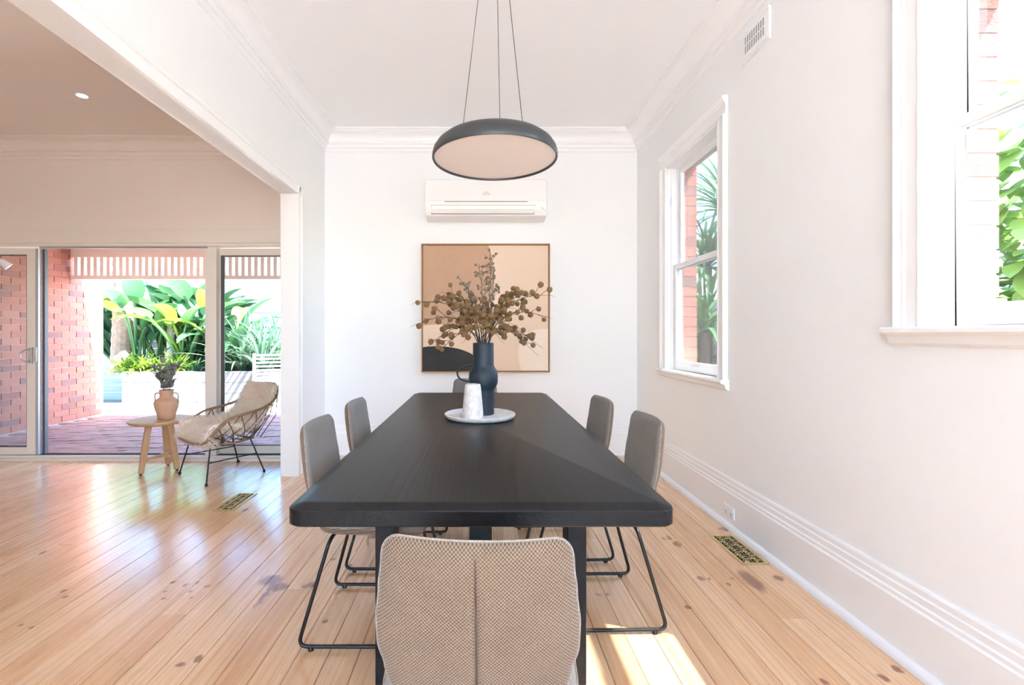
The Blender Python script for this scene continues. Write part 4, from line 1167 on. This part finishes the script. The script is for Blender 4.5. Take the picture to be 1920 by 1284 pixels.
def merged_clump(name, X, d, z0, n, meshes, sc, label, cat, group, tilt=.9, mat='leaf_lime', trunk_h=0, rad=.12):
    """a clump of narrow leaves: leaves joined as one part"""
    t = thing(name, (X, d, z0), 0, label, cat, group)
    g = G()
    for k in range(n):
        me = rnd.choice(meshes); az = rnd.random() * 6.283; ti = -rnd.uniform(-.05, tilt); s = sc * rnd.uniform(.6, 1.1)
        mt = Matrix.Translation((rad * math.cos(az) * rnd.random(), rad * math.sin(az) * rnd.random(), trunk_h)) @ Matrix.Rotation(az, 4, 'Z') @ Matrix.Rotation(ti, 4, 'X') @ Matrix.Scale(s, 4)
        vv_ = [mt @ v.co for v in me.vertices]
        if X > 1.7 and min(v.x for v in vv_) + X < 1.98: continue
        if d > 8 and max(v.y for v in vv_) + d > 10.97: continue
        g.add(vv_, [tuple(p_.vertices) for p_ in me.polygons])
    tag(g.build('foliage', mat, t, smooth='all'), kind='stuff')
    if trunk_h: G().tube([(0, 0, -.05), (.02, .01, trunk_h * .5), (0, 0, trunk_h)], [.06, .05, .055], 10).build('trunk', 'trunk', t, smooth='all')
    return t
for (px, d, lab) in ((238, 8.85, 'leftmost lime green strappy clump along the planter edge'), (268, 8.8, 'lime green strappy clump left of the terracotta vase'), (300, 8.85, 'lime green strappy clump directly above the terracotta vase'), (332, 8.9, 'lime green strappy clump right of the terracotta vase')):
    merged_clump('strappy_clump', (px - VX) / F * d, d, .50, 110, STR, .80, lab, 'plant', 'strappy clumps on the planter edge', 1.25)
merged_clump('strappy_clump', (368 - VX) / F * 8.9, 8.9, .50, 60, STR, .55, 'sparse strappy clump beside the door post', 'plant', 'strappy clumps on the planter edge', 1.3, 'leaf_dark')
YUC = [strap(1.1, .05, .9, 'leaf_blue'), strap(1.3, .055, .6, 'leaf_blue'), strap(1.0, .045, 1.4, 'leaf_blue')]
for (px, d, sc, lab) in ((462, 9.2, 1.0, 'blue green spiky plant seen through the fixed door pane, left'), (498, 9.0, 1.05, 'blue green spiky plant seen through the fixed door pane, middle'), (528, 9.4, 1.15, 'blue green spiky plant seen through the fixed door pane, beside the wall')):
    merged_clump('spiky_plant', (px - VX) / F * d, d, .50, 90, YUC, sc, lab, 'plant', 'spiky plants seen through the fixed pane', 1.0, 'leaf_blue')
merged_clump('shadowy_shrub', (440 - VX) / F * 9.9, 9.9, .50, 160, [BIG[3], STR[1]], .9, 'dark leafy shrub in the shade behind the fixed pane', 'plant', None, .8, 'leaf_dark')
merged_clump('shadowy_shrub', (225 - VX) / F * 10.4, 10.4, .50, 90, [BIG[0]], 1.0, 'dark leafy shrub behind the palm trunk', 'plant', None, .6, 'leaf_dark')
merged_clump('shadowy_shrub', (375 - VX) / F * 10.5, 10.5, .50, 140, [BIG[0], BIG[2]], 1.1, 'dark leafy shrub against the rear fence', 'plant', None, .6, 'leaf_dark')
def trunk(px, d, r, h, mat, label, name='palm_trunk'):
    g = G(); pts = []; rr = []
    for k in range(26):
        s = k / 25; pts.append((.03 * math.sin(s * 3), 0, s * h)); rr.append(r * (1.1 - .25 * s) * (1 + .07 * (k % 2)))
    o = g.tube(pts, rr, 14).build(name, mat, loc=((px - VX) / F * d, d, .49)); tag(o, label, 'tree trunk')
trunk(228, 9.15, .17, 2.3, 'trunk', 'thick fibrous brown palm trunk at the left of the garden bed')
trunk(344, 10.0, .11, 3.0, 'trunk', 'slim brown palm trunk behind the paddle leaves')
trunk(319, 9.6, .07, 2.8, 'pale_trunk', 'slim pale trunk rising between the paddle leaves')
# white garden chair
t = thing('garden_chair', (PX(505, 0, 8.1).x, 8.1, ZP), R(-155), 'white slatted garden chair standing on the sunlit terrace', 'garden chair')
for sx in (-1, 1):
    G().beam((sx * .24, .22, 0), (sx * .24, -.16, .46), .03, .05, (1, 0, 0)).build('leg', 'garden_white', t)
    G().beam((sx * .21, -.25, 0), (sx * .21, .2, .45), .03, .05, (1, 0, 0)).build('leg', 'garden_white', t)
    G().beam((sx * .24, -.14, .42), (sx * .24, -.32, .92), .03, .05, (1, 0, 0)).build('back_post', 'garden_white', t)
for k in range(7):
    s = k / 6; G().beam((-.23, -.165 - .14 * s, .50 + .39 * s), (.23, -.165 - .14 * s, .50 + .39 * s), .055, .012, (0, .3, 1)).build('back_slat', 'garden_white', t)
for k in range(6):
    yy = -.13 + k * .07; G().box(-.23, .23, yy, yy + .06, .452, .468).build('seat_slat', 'garden_white', t)

# ================================================================== outside: window side
sf = thing('side_fence', (3.5, 0, 0), 0, 'grey board fence outside the sash windows', 'fence')
bd = G().box(0, .018, -.07, .07, -.3, 1.75).mesh('board', 'fence_grey')
for k in range(80): inst(bd, 'board', sf, ((k % 2) * .008, -2.5 + k * .145, 0))
G().box(.027, .07, -2.6, 9.1, .2, .28).box(.027, .07, -2.6, 9.1, 1.3, 1.38).build('rail', 'fence_grey', sf)
IV = round_leaf(.15, .10, 'leaf_ivy', 'leaf', 6, .1)
ivt = thing('climbing_shrub', (3.05, 2.4, -.3), 0, 'leafy green climbing shrub outside the nearest sash window', 'shrub')
g = G(); rnd = random.Random(12)
for k in range(2600):
    p_ = Vector((rnd.gauss(0, .16), rnd.uniform(-1.3, .55), rnd.uniform(.1, 2.75 + .25 * math.sin(k))))
    mt = Matrix.Translation(p_) @ Matrix.Rotation(rnd.uniform(.6, 2.6), 4, 'Z') @ Matrix.Rotation(rnd.uniform(-1.2, .3), 4, 'X') @ Matrix.Scale(rnd.uniform(.7, 1.3), 4)
    if max((mt @ v.co).x for v in IV.vertices) > .44: continue
    g.add([mt @ v.co for v in IV.vertices], [tuple(q.vertices) for q in IV.polygons])
tag(g.build('foliage', 'leaf_ivy', ivt, smooth='all'), kind='stuff')
for k in range(5): G().tube(spline([(.05, -1.1 + k * .38, 0), (.0, -1.0 + k * .36, .9), (.05, -1.1 + k * .38, 1.8), (0, -1.05 + k * .38, 2.6)], 5), .018, 6).build('stem', 'trunk', ivt, smooth='all')
SPK = [strap(.95, .040, 1.5, 'leaf_big'), strap(1.05, .045, 1.0, 'leaf_big'), strap(.85, .038, 2.0, 'leaf_lime')]
for (X, d, th, sc, lab) in ((2.62, 5.45, 1.25, 1.0, 'spiky palm with brown stem outside the far sash window, lower crown'), (2.80, 5.75, 2.05, 1.1, 'spiky palm outside the far sash window, middle crown'), (3.0, 5.6, 2.7, 1.1, 'spiky palm outside the far sash window, tallest crown'), (2.95, 6.2, .8, 1.0, 'low spiky palm behind the brown stems outside the far sash window')):
    merged_clump('spiky_palm', X, d, -.3, 110, SPK, sc, lab, 'palm', 'spiky palms outside the far sash window', 1.7, 'leaf_big', th + .3, .05)
